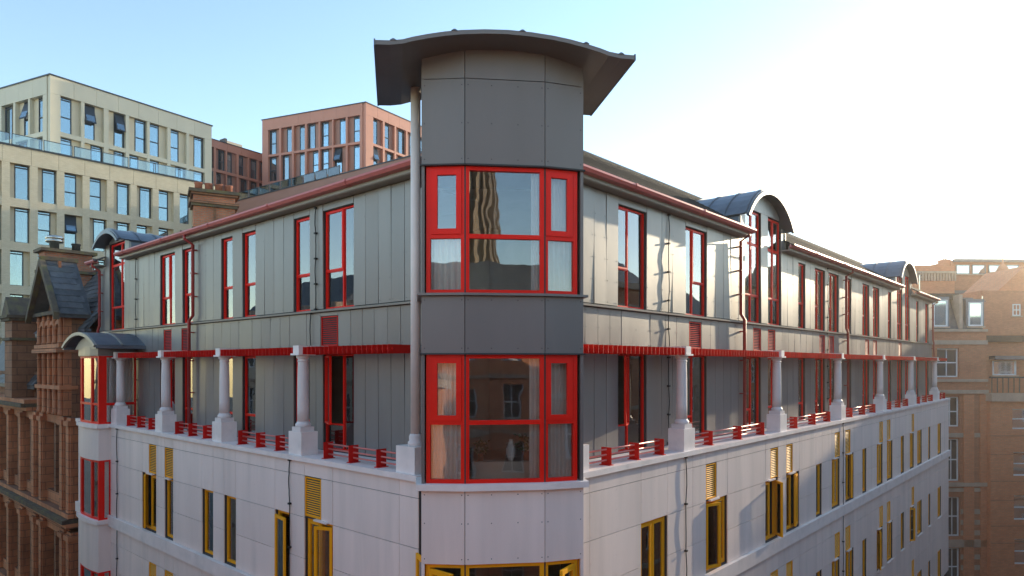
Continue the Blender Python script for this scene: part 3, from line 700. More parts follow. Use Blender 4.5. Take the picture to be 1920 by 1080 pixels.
# ------------------------------------------------------------------ oriel bay at the far end of the left wing
def oriel():
    o = empty('oriel', FL.pt(17.7, 0, -9), bld)
    fr = FL; u0, u1, p = 16.76, 18.66, -.36
    def front(k): # slightly bowed front outline
        return [(u0, k), (u0, p + .02), (u0 + .5, p - .05), (u0 + .95, p - .07), (u1 - .5, p - .05), (u1, p + .02), (u1, k)]
    def plan(off, z0, z1, back, nm, m):
        pts = [fr.pt(u, s, 0) for u, s in [(u0 - off, back), (u0 - off, p + .02 - off), (u0 + .5, p - .05 - off), (u0 + .95, p - .07 - off), (u1 - .5, p - .05 - off), (u1 + off, p + .02 - off), (u1 + off, back)]]
        poly = [(q.x, q.y) for q in pts]
        return MB().slab(poly if fr.h > 0 else poly, z0, z1).build(nm, m, o, recalc=True)
    for z0, z1 in ((-3.0, -1.99), (-6.5, -5.0), (-10.2, -8.35)):
        plan(0, z0, z1, .02, 'spandrel_panel', 'white'); plan(.07, z1, z1 + .13, .02 if z1 < -2 else .6, 'sill', 'whitet')
    # glazed stages
    segs = [((u0, p + .05), (u0 + .55, p - .02)), ((u0 + .55, p - .02), (u0 + 1.55, p - .02)), ((u0 + 1.55, p - .02), (u1, p + .05))]
    for z0, z1, back in ((-1.86, .28, .75), (-4.87, -3.0, .02), (-8.22, -6.5, .02)):
        zt = z0 + .62 if z0 > -2 else None
        for i, (a, c) in enumerate(segs):
            P, Q = fr.pt(*a, 0), fr.pt(*c, 0); f2 = Fr((P.x, P.y), (Q.x - P.x, Q.y - P.y), fr.h); L_ = math.dist(P[:2], Q[:2])
            w_ = MB(f2).rect(0.004, L_ - .004, z0, z1, .045, 0, .06, .07)
            if zt: w_.box(.065, L_ - .065, .003, .075, zt - .035, zt + .035)
            w_ = w_.build('bay_window', 'red', o)
            piece('pane', f2, .04, L_ - .04, .035, .043, z0 + .05, z1 - .05, 'glass', w_)
        # solid red corner then glass back to the wall
        f2 = Fr(fr.pt(u0, p + .02, 0)[:2], fr.i, -1)
        f2 = Fr((fr.pt(u0, p + .02, 0).x, fr.pt(u0, p + .02, 0).y), fr.i, 1 if fr.h < 0 else -1)
        L_ = back - p - .02
        w_ = MB(f2).box(.0, .18 if back > .5 else .12, .0, .08, z0, z1).rect(.18 if back > .5 else .12, L_, z0, z1, .05, .002, .075)
        if zt: w_.box(.23, L_ - .05, .004, .07, zt - .04, zt + .04)
        w_ = w_.build('side_window', 'red', o)
        piece('pane', f2, .21 if back > .5 else .15, L_ - .03, .03, .038, z0 + .04, z1 - .04, 'glass', w_)
        MB(fr).box(u1 - .06, u1, p + .05, .02, z0, z1).build('side_panel', 'red', o)
        if z0 < -2: MB(fr).box(u0 + .1, u1 - .1, .3, .34, z0, z1).build('bay_back', 'room', o)
    MB(fr).box(u0 + .02, u1, .03, .8, .285, .55).build('head_panel', 'grey', o)
    plan(.02, .285, .56, .8, 'head_panel', 'grey')
    # barrel canopy
    uc, half = 17.75, 1.6
    MB(fr).shell(arc(uc, half, .58, .42, grow=.04), arc(uc, half, .58, .42), -.62, .82).build('barrel_roof', 'lead', o, recalc=True)
    MB(fr).shell(arc(uc, half + .05, .56, .43, grow=.05), arc(uc, half - .02, .54, .4), -.66, -.58).build('verge_trim', 'fascia', o, recalc=True)
    MB(fr).shell(arc(uc, half, .58, .42, grow=.075), arc(uc, half, .58, .42, grow=.03), .1, .15).build('roof_seam', 'fascia', o, recalc=True)
    MB(fr).prism_uz(arc(uc, half - .55, .5, .36), -.42, -.37).build('gable_panel', 'fascia', o, recalc=True)
    for sg in (-1, 1): MB(fr).box(uc + sg * half - .07, uc + sg * half + .07, -.62, .8, .50, .60).build('eave_gutter', 'lead', o)
oriel()

# ------------------------------------------------------------------ rooms behind the glass
for fr, ue, parts in ((FL, 20.0, (8.3, 12.0, 15.6)), (FR, 36.6, (6.6, 10.4, 14.4, 18.1, 21.8, 26.1, 28.2, 32.2))):
    e = .004 if fr is FL else 0
    b = MB(fr)
    b.box(4.6, ue, 4.6, 4.7, -12, 3.48)
    for z0, z1 in ((3.36 + e, 3.48), (.75 + e, .95), (-2.35 + e, -2.1), (-5.7 + e, -5.4), (-9.1 + e, -8.8)): b.box(2.9 if z0 > -2 else 2.2, ue, 1.02 if z0 > -2 else .28, 4.58, z0, z1)
    for u in parts: b.box(u, u + .1, 1.03, 4.57, -2.1, 3.36); b.box(u + .02, u + .12, .29, 4.55, -12, -2.36)
    b.box(ue - .06, ue, .3, 9, -18.9, -2.25); b.box(ue + .35 * (fr is FL), ue + .1 + .35 * (fr is FL), 1.05, 9, -2.2, 3.5); b.box(2, ue, 9, 9.1, -18.9, 3.5)
    b.build('interior_walls', 'room', bld)
MB().slab([(A[0] + .2, A[1] + .15), (B_[0], B_[1] + .2), (C_[0], C_[1] + .2), (D_[0] - .2, D_[1] + .15), (D2_[0] - .1, D2_[1]), (0, 14.5), (A2[0] + .1, A2[1])], .4, .8).slab(
    [(A[0] + .2, A[1] + .15), (B_[0], B_[1] + .2), (C_[0], C_[1] + .2), (D_[0] - .2, D_[1] + .15), (D2_[0] - .1, D2_[1]), (0, 14.5), (A2[0] + .1, A2[1])], 3.3, 3.4).slab(
    [(A[0] + .2, A[1] + .15), (B_[0], B_[1] + .2), (C_[0], C_[1] + .2), (D_[0] - .2, D_[1] + .15), (D2_[0] - .1, D2_[1]), (0, 14.5), (A2[0] + .1, A2[1])], -3.0, -2.1).build('interior_floor', 'room', bld)

def curtain(fr, u0, u1, s, z0, z1, label, folds=7, m='cloth', amp=.035):
    n = folds * 6; b = MB(fr); vs = []
    for z in (z0, (z0 + z1) / 2, z1):
        for i in range(n + 1):
            t = i / n; vs.append(fr.pt(u0 + (u1 - u0) * t, s + amp * math.sin(t * folds * 2 * math.pi) * (1 if z < z1 else .7), z))
    fs = [(r_ * (n + 1) + i, r_ * (n + 1) + i + 1, (r_ + 1) * (n + 1) + i + 1, (r_ + 1) * (n + 1) + i) for r_ in range(2) for i in range(n)]
    return tag(b.add(vs, fs).build('curtain', m, None, smooth=True), label, 'curtain', 'curtains hanging behind the windows')
curtain(F[0], .1, .62, .2, -1.85, .1, 'pale curtain behind the left light of the lower tower window')
curtain(F[2], .12, .6, .2, -1.85, .1, 'pale curtain behind the right light of the lower tower window')
curtain(F[1], 1.05, 1.24, .22, -1.85, .1, 'narrow drawn curtain at the right edge of the lower tower middle pane', 3)
curtain(F[0], .1, .62, .2, 1.15, 2.1, 'short pale curtain in the lower left corner of the upper tower window', 5)
curtain(F[2], .05, .5, .2, 1.15, 3.1, 'pale curtain behind the right light of the upper tower window', 5)
curtain(F[1], 1.08, 1.25, .22, 1.15, 3.1, 'narrow curtain at the right edge of the upper tower middle pane', 3)
curtain(FL, 16.95, 17.03, -.1, -1.8, .2, 'thin curtain edge inside the far left bay', 2)
f2 = Fr((FL.pt(16.86, -.05, 0).x, FL.pt(16.86, -.05, 0).y), FL.i, 1)
curtain(f2, .02, .75, .08, -1.82, .22, 'white pleated curtain in the side window of the left bay', 9)
curtain(FL, 9.05, 9.6, S + .23, -1.82, .2, 'white curtain in the lower window third from the tower on the left', 5)
curtain(FL, 12.7, 13.25, S + .23, -1.82, .2, 'white curtain in the lower left window behind the downpipe', 5)
curtain(FL, 10.25, 10.8, S + .23, -1.82, .2, 'white curtain in the lower left window next to the second column', 5)
curtain(FL, 5.25, 5.6, S + .3, -1.82, .2, 'grey curtain behind the open sash nearest the tower on the left', 4, 'blind')
curtain(FR, 7.9, 8.2, S + .3, -1.2, -.2, 'pale robe-like cloth hanging behind the second lower window on the right', 3)
curtain(FR, 7.0, 7.3, .45, -4.68, -3.15, 'patterned pale curtain in the amber window under the first right column', 4)
curtain(FR, 11.1, 11.9, S + .3, -1.8, .2, 'white curtain in the third lower window on the right wing', 6)
# plants and vase on the tower sill, seen through the lower middle pane
def plant(x, y, z, r, h, label, n=70, seed=1):
    rr = random.Random(seed); o = empty('potted_plant', (x, y, z + H)); tag(o, label, 'plant', 'potted plants on the tower window sill')
    MB().lathe((x, y), [(r * .3, z), (r * .42, z + h * .35), (r * .45, z + h * .36)], 12).build('pot', 'pot', o, smooth=True)
    b = MB()
    for i in range(n):
        a, q, t = rr.uniform(0, 6.28), r * rr.random() ** .6, z + h * (.35 + .65 * rr.random()); c = Vector((x + q * math.cos(a), y + q * math.sin(a), t + H))
        d = Vector((rr.uniform(-1, 1), rr.uniform(-1, 1), rr.uniform(-.3, 1))).normalized() * .06; e = d.cross(Vector((rr.uniform(-1, 1), rr.uniform(-1, 1), .2))).normalized() * .022
        b.add([c, c + d * .5 + e, c + d, c + d * .5 - e], [(0, 1, 2, 3)])
    b.build('foliage', 'leaf', o)
MB().slab([(-.66, 11.02), (.46, 11.12), (.44, 11.42), (-.68, 11.32)], -1.88, -1.60).build('tower_bench', 'room', bld)
plant(-.52, 11.18, -1.598, .12, .34, 'small leafy plant at the left of the tower window bench', seed=3)
plant(.25, 11.25, -1.598, .2, .42, 'bushy plant at the right of the tower window bench', 140, seed=5)
vz = MB().lathe((-.02, 11.2), [(.04, -1.598), (.075, -1.5), (.08, -1.4), (.03, -1.28), (.035, -1.24)], 16).build('vase', 'cloth', None, smooth=True)
tag(vz, 'pale bottle-shaped vase between the plants on the tower window bench', 'vase')

# ------------------------------------------------------------------ ground, streets
g_ = MB().slab([(-400, -300), (500, -300), (500, 700), (-400, 700)], -H - .3, -H).build('ground', 'asphalt'); tag(g_, kind='structure')
def sheet(name, fr, u0, u1, s0, s1, z0, z1, m): return tag(MB(fr).box(u0, u1, s0, s1, z0, z1).build(name, m), kind='structure')
sheet('pavement', FR, 1.2, 60, -2.6, 0, -H, -H + .12, 'pave'); sheet('pavement', FL, 1.2, 60, -2.6, 0, -H, -H + .12, 'pave')
sheet('pavement', FR, -30, 75, -16.2, -12.6, -H, -H + .121, 'pave')
for i in range(14):
    sheet('road_marking', FR, i * 4.5, i * 4.5 + 2, -7.65, -7.55, -H, -H + .004, 'paint')

# ------------------------------------------------------------------ gridded background blocks
def face(root, fr, u0, u1, z0, z1, cols, rows, wm, im, depth=.42, pane='fglass', seed=1, win=.64, opens=()):
    """one elevation: proud piers and bands, recessed bays with a window and an infill panel each"""
    rr = random.Random(seed)
    MB(fr).box(u0, u1, depth, depth + .3, z0, z1).build('wall', im, root)
    edges = [u0] + [x for c in sorted(cols) for x in c] + [u1]
    zt = max(r_[1] for r_ in rows)
    for i in range(0, len(edges), 2):
        piece('pier', fr, edges[i], edges[i + 1], 0, depth - .002, z0, zt, wm, root)
    zs = sorted(rows)
    for c in cols:
        lo = z0
        for (a, b) in zs:
            if a - lo > .03: piece('band', fr, c[0] + .002, c[1] - .002, .012, depth - .004, lo, a, wm, root)
            lo = b
    # fascia panels above the top row
    n = max(1, round((u1 - u0) / 1.75))
    for i in range(n):
        a = u0 + (u1 - u0) * i / n; piece('fascia_panel', fr, a + .008, u0 + (u1 - u0) * (i + 1) / n - .008, 0, depth - .004, zt + .012, z1, wm, root)
    for ci, c in enumerate(cols):
        for ri, (a, b) in enumerate(rows):
            wd_ = (c[1] - c[0]) * win; left = ((ci * 3 + ri) // 2 + ci) % 2 == 0
            w0, w1 = (c[0] + .01, c[0] + wd_) if left else (c[1] - wd_, c[1] - .01)
            s = depth - .14
            w_ = MB(fr).rect(w0, w1, a + .01, b - .01, .06, s, s + .1)
            w_.box(w0 + .06, w1 - .06, s + .002, s + .09, b - .24, b - .16)
            split = rr.random() < .5; zm = a + (b - a) * .45
            if split: w_.box(w0 + .06, w1 - .06, s + .002, s + .09, zm - .04, zm + .04)
            w_ = w_.build('window', 'frame', root)
            if (ci, ri) in opens and split or (ci, ri) in opens:
                piece('pane', fr, w0 + .05, w1 - .05, s + .05, s + .06, a + .06, zm, pane, w_)
                P = [fr.pt(u, q, z) for (q, z) in ((s - .02, b - .2), (s + .02, b - .2)) for u in (w0 + .04, w1 - .04)]
                Q = [fr.pt(u, q, z) for (q, z) in ((s - .42, zm + .08), (s - .38, zm + .06)) for u in (w0 + .04, w1 - .04)]
                MB().hexa([Q[0], Q[1], Q[3], Q[2], P[0], P[1], P[3], P[2]]).build('open_sash', 'frame', w_, recalc=True)
                P2 = [fr.pt(u, q, z) for (q, z) in ((s - .045, b - .32), (s - .04, b - .32)) for u in (w0 + .13, w1 - .13)]
                Q2 = [fr.pt(u, q, z) for (q, z) in ((s - .40, zm + .18), (s - .395, zm + .18)) for u in (w0 + .13, w1 - .13)]
                MB().hexa([Q2[0], Q2[1], Q2[3], Q2[2], P2[0], P2[1], P2[3], P2[2]]).build('pane', pane, w_, recalc=True)
            else:
                piece('pane', fr, w0 + .05, w1 - .05, s + .05, s + .06, a + .06, b - .06, pane, w_)
            piece('room_dark_sheet', fr, w0 + .05, w1 - .05, depth - .012, depth - .002, a + .05, b - .05, 'fdark', w_)  # dark sheet close behind the pane, coloured for the shade of an unlit room
            q_ = rr.random(); zz = a + (b - a) * rr.uniform(.25, .75)
            if q_ < .3: piece('blind', fr, w0 + .06, w1 - .06, s + .085, s + .095, zz, b - .2, 'blind', w_)
            elif q_ < .55: piece('net_curtain', fr, *((w0 + .06, w0 + (w1 - w0) * .4) if q_ < .42 else (w1 - (w1 - w0) * .4, w1 - .06)), s + .085, s + .1, a + .06, b - .2, 'cloth', w_)
            i0, i1 = (w1 + .005, c[1] - .004) if left else (c[0] + .004, w0 - .005)
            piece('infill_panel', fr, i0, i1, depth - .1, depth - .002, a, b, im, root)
def rowset(top, bot, pitch, n): return [(bot - pitch * i, top - pitch * i) for i in range(n)]

# beige brick block, lower part with the roof terrace
bl = empty('beige_apartment_block', (-28, 58, 0)); tag(bl, 'beige brick apartment block with glass railed roof terrace at upper left', 'building')
FB = Fr((-36.46, 47.86), az(42.1))
cols = [(-2.8, -1.6), (-1.1, .1)] + [(.58 + 1.68 * i, .58 + 1.68 * i + 1.2) for i in range(9)]
face(bl, FB, -3.3, 15.6, -19, 15.76, cols, rowset(14.56, 12.03, 3.15, 6), 'beige', 'beigep', .5, seed=4, win=.72, opens=((4, 1), (3, 3)))
MB(FB).box(-3.4, 15.7, -.06, .6, 15.76, 15.86).build('parapet_cap', 'frame', bl)
MB(FB).box(-3.3, 15.6, .8, 22, -19, 15.6).build('core', 'beigep', bl)
for i in range(9):
    u = -3.2 + i * 1.95
    rl = MB(FB).rect(u, u + 1.85, 15.9, 16.72, .045, .14, .18).build('balustrade', 'frame', bl)
    piece('pane', FB, u + .05, u + 1.8, .15, .165, 15.95, 16.68, 'bal', rl)
# set-back storeys with pale cladding
bu = empty('clad_penthouse_block', (-32, 60, 15)); tag(bu, 'pale greenish clad set-back storeys above the beige brick block', 'building')
FU = Fr((-36.43, 53), az(33.7)); FU2 = Fr((-36.43, 53), az(-65.3), -1)
colu = [(.74, 2.26), (2.51, 4.01), (4.38, 5.78), (6.07, 7.61), (7.84, 9.43), (9.73, 11.24), (11.5, 13.04)]
face(bu, FU, 0, 13.76, 14, 22.88, colu, rowset(21.49, 18.6, 3.25, 2), 'clad', 'beigep', .42, seed=8, win=.6, opens=((1, 0), (2, 0)))
face(bu, FU2, .43, 11.4, 14, 22.88, [(.95, 2.63), (2.87, 4.58), (4.85, 6.51), (6.8, 8.5)], rowset(21.44, 18.55, 3.25, 2), 'clad', 'beigep', .42, seed=9, win=.6, opens=((1, 0),))
P = [FU.pt(0.45, .45, 0), FU.pt(13.7, .5, 0), FU.pt(13.7, 14, 0), FU2.pt(11.3, .5, 0)]
MB().slab([(p.x, p.y) for p in P], 14, 22.7).build('core', 'clad', bu, recalc=True)
P = [FU.pt(-.06, -.06, 0), FU.pt(13.85, -.06, 0), FU.pt(13.85, 14, 0), FU2.pt(11.5, -.06, 0)]
MB().slab([(p.x, p.y) for p in P], 22.88, 22.98).build('parapet_cap', 'frame', bu, recalc=True)
# rust red blocks
br_ = empty('rust_red_apartment_block', (-18, 80, 0)); tag(br_, 'rust red clad apartment block behind the grey roof left of the tower', 'building')
FD = Fr((-15.66, 72), az(-68), -1); FD2 = Fr((-15.66, 72), az(33.9))
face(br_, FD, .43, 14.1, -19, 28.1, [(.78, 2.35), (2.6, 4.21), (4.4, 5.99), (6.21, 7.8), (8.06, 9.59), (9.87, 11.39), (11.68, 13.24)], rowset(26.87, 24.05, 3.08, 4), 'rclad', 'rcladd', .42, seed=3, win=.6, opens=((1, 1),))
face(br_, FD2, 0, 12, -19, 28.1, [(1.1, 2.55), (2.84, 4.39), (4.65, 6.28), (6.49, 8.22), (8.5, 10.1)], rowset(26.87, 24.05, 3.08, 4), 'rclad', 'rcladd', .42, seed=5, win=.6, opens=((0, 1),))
P = [FD2.pt(.45, .45, 0), FD2.pt(11.9, .5, 0), FD2.pt(11.9, 14, 0), FD.pt(14, .5, 0)]
MB().slab([(p.x, p.y) for p in P], -19, 27.95).build('core', 'rclad', br_, recalc=True)
P = [FD2.pt(-.06, -.06, 0), FD2.pt(12.1, -.06, 0), FD2.pt(12.1, 14, 0), FD.pt(14.2, -.06, 0)]
MB().slab([(p.x, p.y) for p in P], 28.1, 28.2).build('parapet_cap', 'frame', br_, recalc=True)
bk = empty('rust_red_link_block', (-30, 82, 0)); tag(bk, 'lower rust red clad block between the beige and the taller red block', 'building')
FK = Fr((-33.51, 75), az(33.7))
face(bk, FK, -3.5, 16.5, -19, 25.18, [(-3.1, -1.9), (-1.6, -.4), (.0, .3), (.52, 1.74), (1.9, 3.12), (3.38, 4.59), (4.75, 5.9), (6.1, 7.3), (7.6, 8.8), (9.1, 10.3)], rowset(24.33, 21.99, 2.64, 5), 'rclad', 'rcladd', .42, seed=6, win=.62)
MB(FK).box(-3.5, 16.4, .75, 14, -19, 25.1).build('core', 'rclad', bk)
MB(FK).box(-3.6, 16.6, -.05, .7, 25.18, 25.27).build('parapet_cap', 'frame', bk)
MB(FK).box(3.2, 5.2, 2, 4, 25.1, 26.3).build('plant_room', 'clad', bk); MB(FK).box(2.9, 3.2, 2, 3, 25.1, 26.5).build('flue', 'dark', bk)
# low wing with glass-railed roof in front of the red block
lw = empty('red_terrace_wing', (-18, 62, 0)); tag(lw, 'brown clad lower wing with glass balustrade peeking over the grey roof', 'building')
FW = Fr((-12.7, 50.0), az(-53.5), -1)
MB(FW).box(-12, 22, 0, 5, -19, 14.17).build('wall', 'rcladd', lw); MB(FW).box(-12.05, 22.05, -.05, .3, 14.17, 14.25).build('parapet_cap', 'frame', lw)
for i in range(9):
    o = MB(FW).rect(.3 + i * 1.5, 1.7 + i * 1.5, 14.27, 14.95, .05, .1, .15).build('balustrade', 'frame', lw); piece('pane', FW, .36 + i * 1.5, 1.64 + i * 1.5, .115, .13, 14.3, 14.9, 'bal', o)

# ------------------------------------------------------------------ brick chimney house behind the left roof
ch = empty('brick_house', (-14.5, 33, 0)); tag(ch, 'brick house behind the left roof with a broad four pot chimney', 'house')
FC = Fr((-14.3, 29.6), az(62))
MB(FC).box(-.5, 9, .3, 9, -19, 4.6).build('wall', 'brick', ch)
stack = MB(FC).box(.25, 1.95, -.02, .98, 4.0, 7.55).build('chimney_stack', 'brick', ch)
for z, o, t, m in ((6.0, .07, .1, 'moss'), (7.05, .1, .12, 'moss'), (7.17, .17, .1, 'terrad'), (7.55, .1, .1, 'terrad'), (7.65, .2, .14, 'moss')):
    MB(FC).box(.25 - o, 1.95 + o, -.02 - o, .98 + o, z, z + t).build('stone_course', m, stack)
MB(FC).box(1.06, 1.14, -.05, -.018, 5.2, 7.05).build('stack_rib', 'terrad', stack)
for i in range(4):
    c = FC.pt(.47 + i * .42, .48, 0); MB().lathe(c, [(.16, 7.78), (.155, 8.1), (.18, 8.14), (.18, 8.2), (.12, 8.2), (.1, 8.0)], 14).build('chimney_pot', 'pot', stack, smooth=True)
MB().tube([FC.pt(1.05, .2, 7.78), FC.pt(1.05, .2, 8.85)], .02, 6).build('rod', 'dark', stack)

# ------------------------------------------------------------------ old terracotta building beyond the left end
tb = empty('terracotta_building', (-19, 29, 0)); tag(tb, 'sooty terracotta gabled Victorian building with slate roof at far left', 'building')
fr = FL; U0, U1 = 20.75, 40.0
tops = [(-1.9, -5.3), (-6.0, -9.4), (-10.1, -13.6)]
MB(fr).box(U0, U1, .55, 7, -19, -1.9).box(U0, 27.2, .56, 6, -1.9, 1.2).box(27.2, U1, .6, 6, -1.9, -.3).build('wall', 'terrad', tb)
piers = [20.8, 21.6, 24.35, 25.4, 27.45, 29.5, 31.55, 33.6, 35.6]
for zi, (zt, zb) in enumerate(tops):
    for i, u in enumerate(piers):
        p_ = piece('pier', fr, u, u + .46, -.02, .56, zb, zt, 'terra', tb)
        MB(fr).box(u + .08, u + .40, -.07, -.018, zb, zt - .1).build('pilaster', 'terra', tb)
        MB(fr).box(u - .05, u + .51, -.12, .5, zt - .3, zt - .12).build('pier_capital', 'terra', tb)
    for i in range(len(piers) - 1):
        a, c = piers[i] + .46, piers[i + 1]
        # transom, mullion and dark glass deep in the reveal
        w_ = MB(fr).rect(a + .01, c - .01, zb + .5, zt - .32, .07, .34, .44).box((a + c) / 2 - .09, (a + c) / 2 + .09, .1, .43, zb + .46, zt - .33).build('window', 'terrad', tb)
        for e0, e1 in ((a + .05, (a + c) / 2 - .08), ((a + c) / 2 + .08, c - .05)):
            piece('pane', fr, e0, e1, .39, .4, zb + .55, zt - .36, 'fpane_d', w_)
            MB(fr).box(e0, e1, .34, .38, (zb + zt) / 2 + .4, (zb + zt) / 2 + .48).build('glazing_bar', 'terrad', w_)
        piece('sill_panel', fr, a + .004, c - .004, .12, .54, zb, zb + .45, 'terra', tb)
        b = MB(fr); b.box(a + .004, c - .004, .1, .54, zt - .32, zt); b.build('lintel', 'terra', tb)
    for k, (dz, o) in enumerate(((-.02, .12), (-.2, .3), (-.36, .18))):
        MB(fr).box(U0, U1, -o, .55, zb - .0 + dz - .16, zb + dz).build('cornice', 'moss' if k == 1 else 'terra', tb)
for k, (dz, o) in enumerate(((.0, .14), (.15, .32), (.31, .2))):
    MB(fr).box(26.3, U1, -o, .6, -1.9 + dz, -1.9 + dz + .16).build('cornice', 'moss' if k == 1 else 'terra', tb)
# gabled bay
ga, gb, gs = 21.42, 24.62, -.12
MB(fr).box(ga, gb, gs + .3, 1.6, -1.9, 2.0).build('bay_wall', 'terrad', tb)
uc = (ga + gb) / 2
gbl = MB(fr).prism_uz([(ga + .1, 2.0), (gb - .1, 2.0), (uc, 3.75)], gs + .3, gs + .6).build('gable_wall', 'terrad', tb, recalc=True)
for sg in (-1, 1):
    e = uc + sg * 1.85
    roof_ = MB(fr).prism_uz([(uc, 3.98), (e, 1.85), (e, 1.70), (uc, 3.8)], gs - .25, .75).build('gable_roof', 'slate', tb, recalc=True)
    MB(fr).prism_uz([(uc, 4.04), (e + sg * .05, 1.88), (e + sg * .05, 1.62), (uc, 3.72)], gs - .34, gs - .16).build('verge_stone', 'moss', tb, recalc=True)
    # roof slates on the slope
    nrow = 9
    for r_ in range(nrow):
        for q in range(2):
            t0, t1 = r_ / nrow, (r_ + 1.18) / nrow
            ua, za, ub, zb2 = uc + sg * 1.85 * t0, 3.985 - 2.13 * t0, uc + sg * 1.85 * min(t1, 1.03), 3.985 - 2.13 * min(t1, 1.03)
            s0 = gs - .12 + q * .44 - (r_ % 2) * .1
            if sg > 0: continue
            P = [fr.pt(ua, s0, za + .004), fr.pt(ua, s0 + .44, za + .004), fr.pt(ub, s0 + .44, zb2 + .03), fr.pt(ub, s0, zb2 + .03)]
            MB().hexa([p - Vector((0, 0, .02)) for p in P] + P).build('slate', 'slate', roof_, recalc=True)
MB(fr).box(uc - .1, uc + .1, gs - .3, .8, 3.93, 4.07).build('ridge_stone', 'moss', tb)
for z, o in ((1.85, .16), (.62, .12), (.45, .2), (-.9, .1)):
    MB(fr).box(ga - .04, gb + .04, gs - o, gs + .5, z, z + .14).build('string_band', 'terra' if z < 1 else 'moss', tb)
for i, u in enumerate((21.45, 22.18, 22.86, 23.54, 24.26)):
    for z0, z1 in ((-1.85, .45), (.75, 1.85)):
        MB().lathe(fr.pt(u + .16, gs, 0), [(.10, z0), (.10, z0 + .1), (.075, z0 + .13), (.07, z1 - .25), (.1, z1 - .2), (.075, z1 - .17), (.075, z1)], 12).build('colonnette', 'terra', tb, smooth=True)
        MB(fr).box(u, u + .34, gs + .06, gs + .32, z0, z1).build('pier', 'terra', tb)
for i, u in enumerate((21.79, 22.51, 23.19, 23.86)):
    w_ = .41
    ao = arc(u + w_ / 2, w_ / 2 + .02, 1.3, w_ / 2, grow=.14); ai = arc(u + w_ / 2, w_ / 2 + .02, 1.3, w_ / 2)
    MB(fr).shell(ao, ai, gs - .02, gs + .31).build('arch', 'terra', tb, recalc=True)
    piece('pane', fr, u, u + w_, gs + .22, gs + .235, .76, 1.55, 'fpane_d', tb); piece('pane', fr, u, u + w_, gs + .22, gs + .235, -1.8, .4, 'fpane_d', tb)
for k in range(4):
    z = 2.15 + k * .42; hw = 1.3 * (1 - (z - 2) / 2.1)
    for u in (uc - hw * .55, uc, uc + hw * .55):
        MB(fr).box(u - .06, u + .06, gs + .22, gs + .31, z, z + .5).build('gable_rib', 'terra', tb)
# main slate roofs
for ua, ub, sl0, z0_, sl1, z1_, n, first in ((20.7, 27.3, .4, 1.3, 2.55, 4.15, 13, 0), (27.3, U1, .35, -.9, 2.4, 2.35, 14, 0)):
    rf = MB(fr).prism_sz([(sl0, z0_), (sl0, z0_ - .15), (sl1, z1_ - .15), (sl1, z1_)], ua, ub).build('roof', 'slate', tb, recalc=True)
    MB(fr).prism_sz([(sl1, z1_), (sl1, z1_ - .2), (6, z1_ - 3), (6, z1_ - 2.8)], ua, ub).build('rear_slope', 'slate', rf, recalc=True)
    MB(fr).prism_sz([(sl1 - .12, z1_ - .06), (sl1, z1_ + .09), (sl1 + .12, z1_ - .06)], ua, ub).build('ridge_tile', 'pot', rf, recalc=True)
    for r_ in range(n):
        u = ua + (r_ % 2) * .21
        while u < min(ub, 34):
            t0, t1 = r_ / n, min((r_ + 1.2) / n, 1.0); j = rnd.uniform(-.008, .008)
            P = [fr.pt(x, sl0 + (sl1 - sl0) * t - .012 - (.025 if t == t0 else 0), z0_ + (z1_ - z0_) * t + (.035 + j if t == t0 else .006)) for x, t in ((u + .012, t0), (u + .408, t0), (u + .408, t1), (u + .012, t1))]
            MB().hexa([p - Vector((0, 0, .018)) for p in P] + P).build('slate', 'slate', rf, recalc=True); u += .42
MB(fr).box(20.7, 27.2, .37, .6, 1.2, 1.3).build('eave_flashing', 'lead', tb)
st = MB(fr).box(26.3, 27.2, .5, 2.25, 1.0, 4.75).build('chimney_stack', 'brick', tb)
for z, o in ((3.9, .12), (4.75, .16)): MB(fr).box(26.3 - o, 27.2 + o, .5 - o, 2.25 + o, z, z + .13).build('stone_course', 'moss', st)
c = fr.pt(26.7, .95, 0)
MB().lathe(c, [(.17, 4.88), (.17, 5.18), (.3, 5.19), (.33, 5.23), (.33, 5.27), (.3, 5.29), (.3, 5.33), (.33, 5.35), (.33, 5.4), (.28, 5.46), (.1, 5.5), (.02, 5.51)], 20).build('flue_cowl', 'steel', st, smooth=True)
MB().lathe(fr.pt(26.7, 1.75, 0), [(.17, 4.88), (.15, 5.15), (.18, 5.17), (.18, 5.24), (.1, 5.24)], 12).build('chimney_pot', 'sooty', st, smooth=True)
# corner pier with cap on the front
pp = MB(fr).box(28.35, 29.6, -.2, .9, -1.6, 1.9).build('pier_stack', 'terrad', tb)
for z, o in ((1.05, .1), (1.9, .12), (2.02, .2)): MB(fr).box(28.35 - o, 29.6 + o, -.2 - o, .9 + o, z, z + .12).build('stone_course', 'moss', pp)
MB(fr).prism_uz([(28.2, 2.14), (29.75, 2.14), (28.98, 2.95)], -.3, 1.0).build('cap_stone', 'moss', pp, recalc=True)
# roof lights
for u in (27.0,):
    MB(fr).prism_sz([(1.05, -.5), (1.0, -.42), (2.0, .95), (2.08, .88)], u, u + .75).build('roof_light', 'frame', tb)

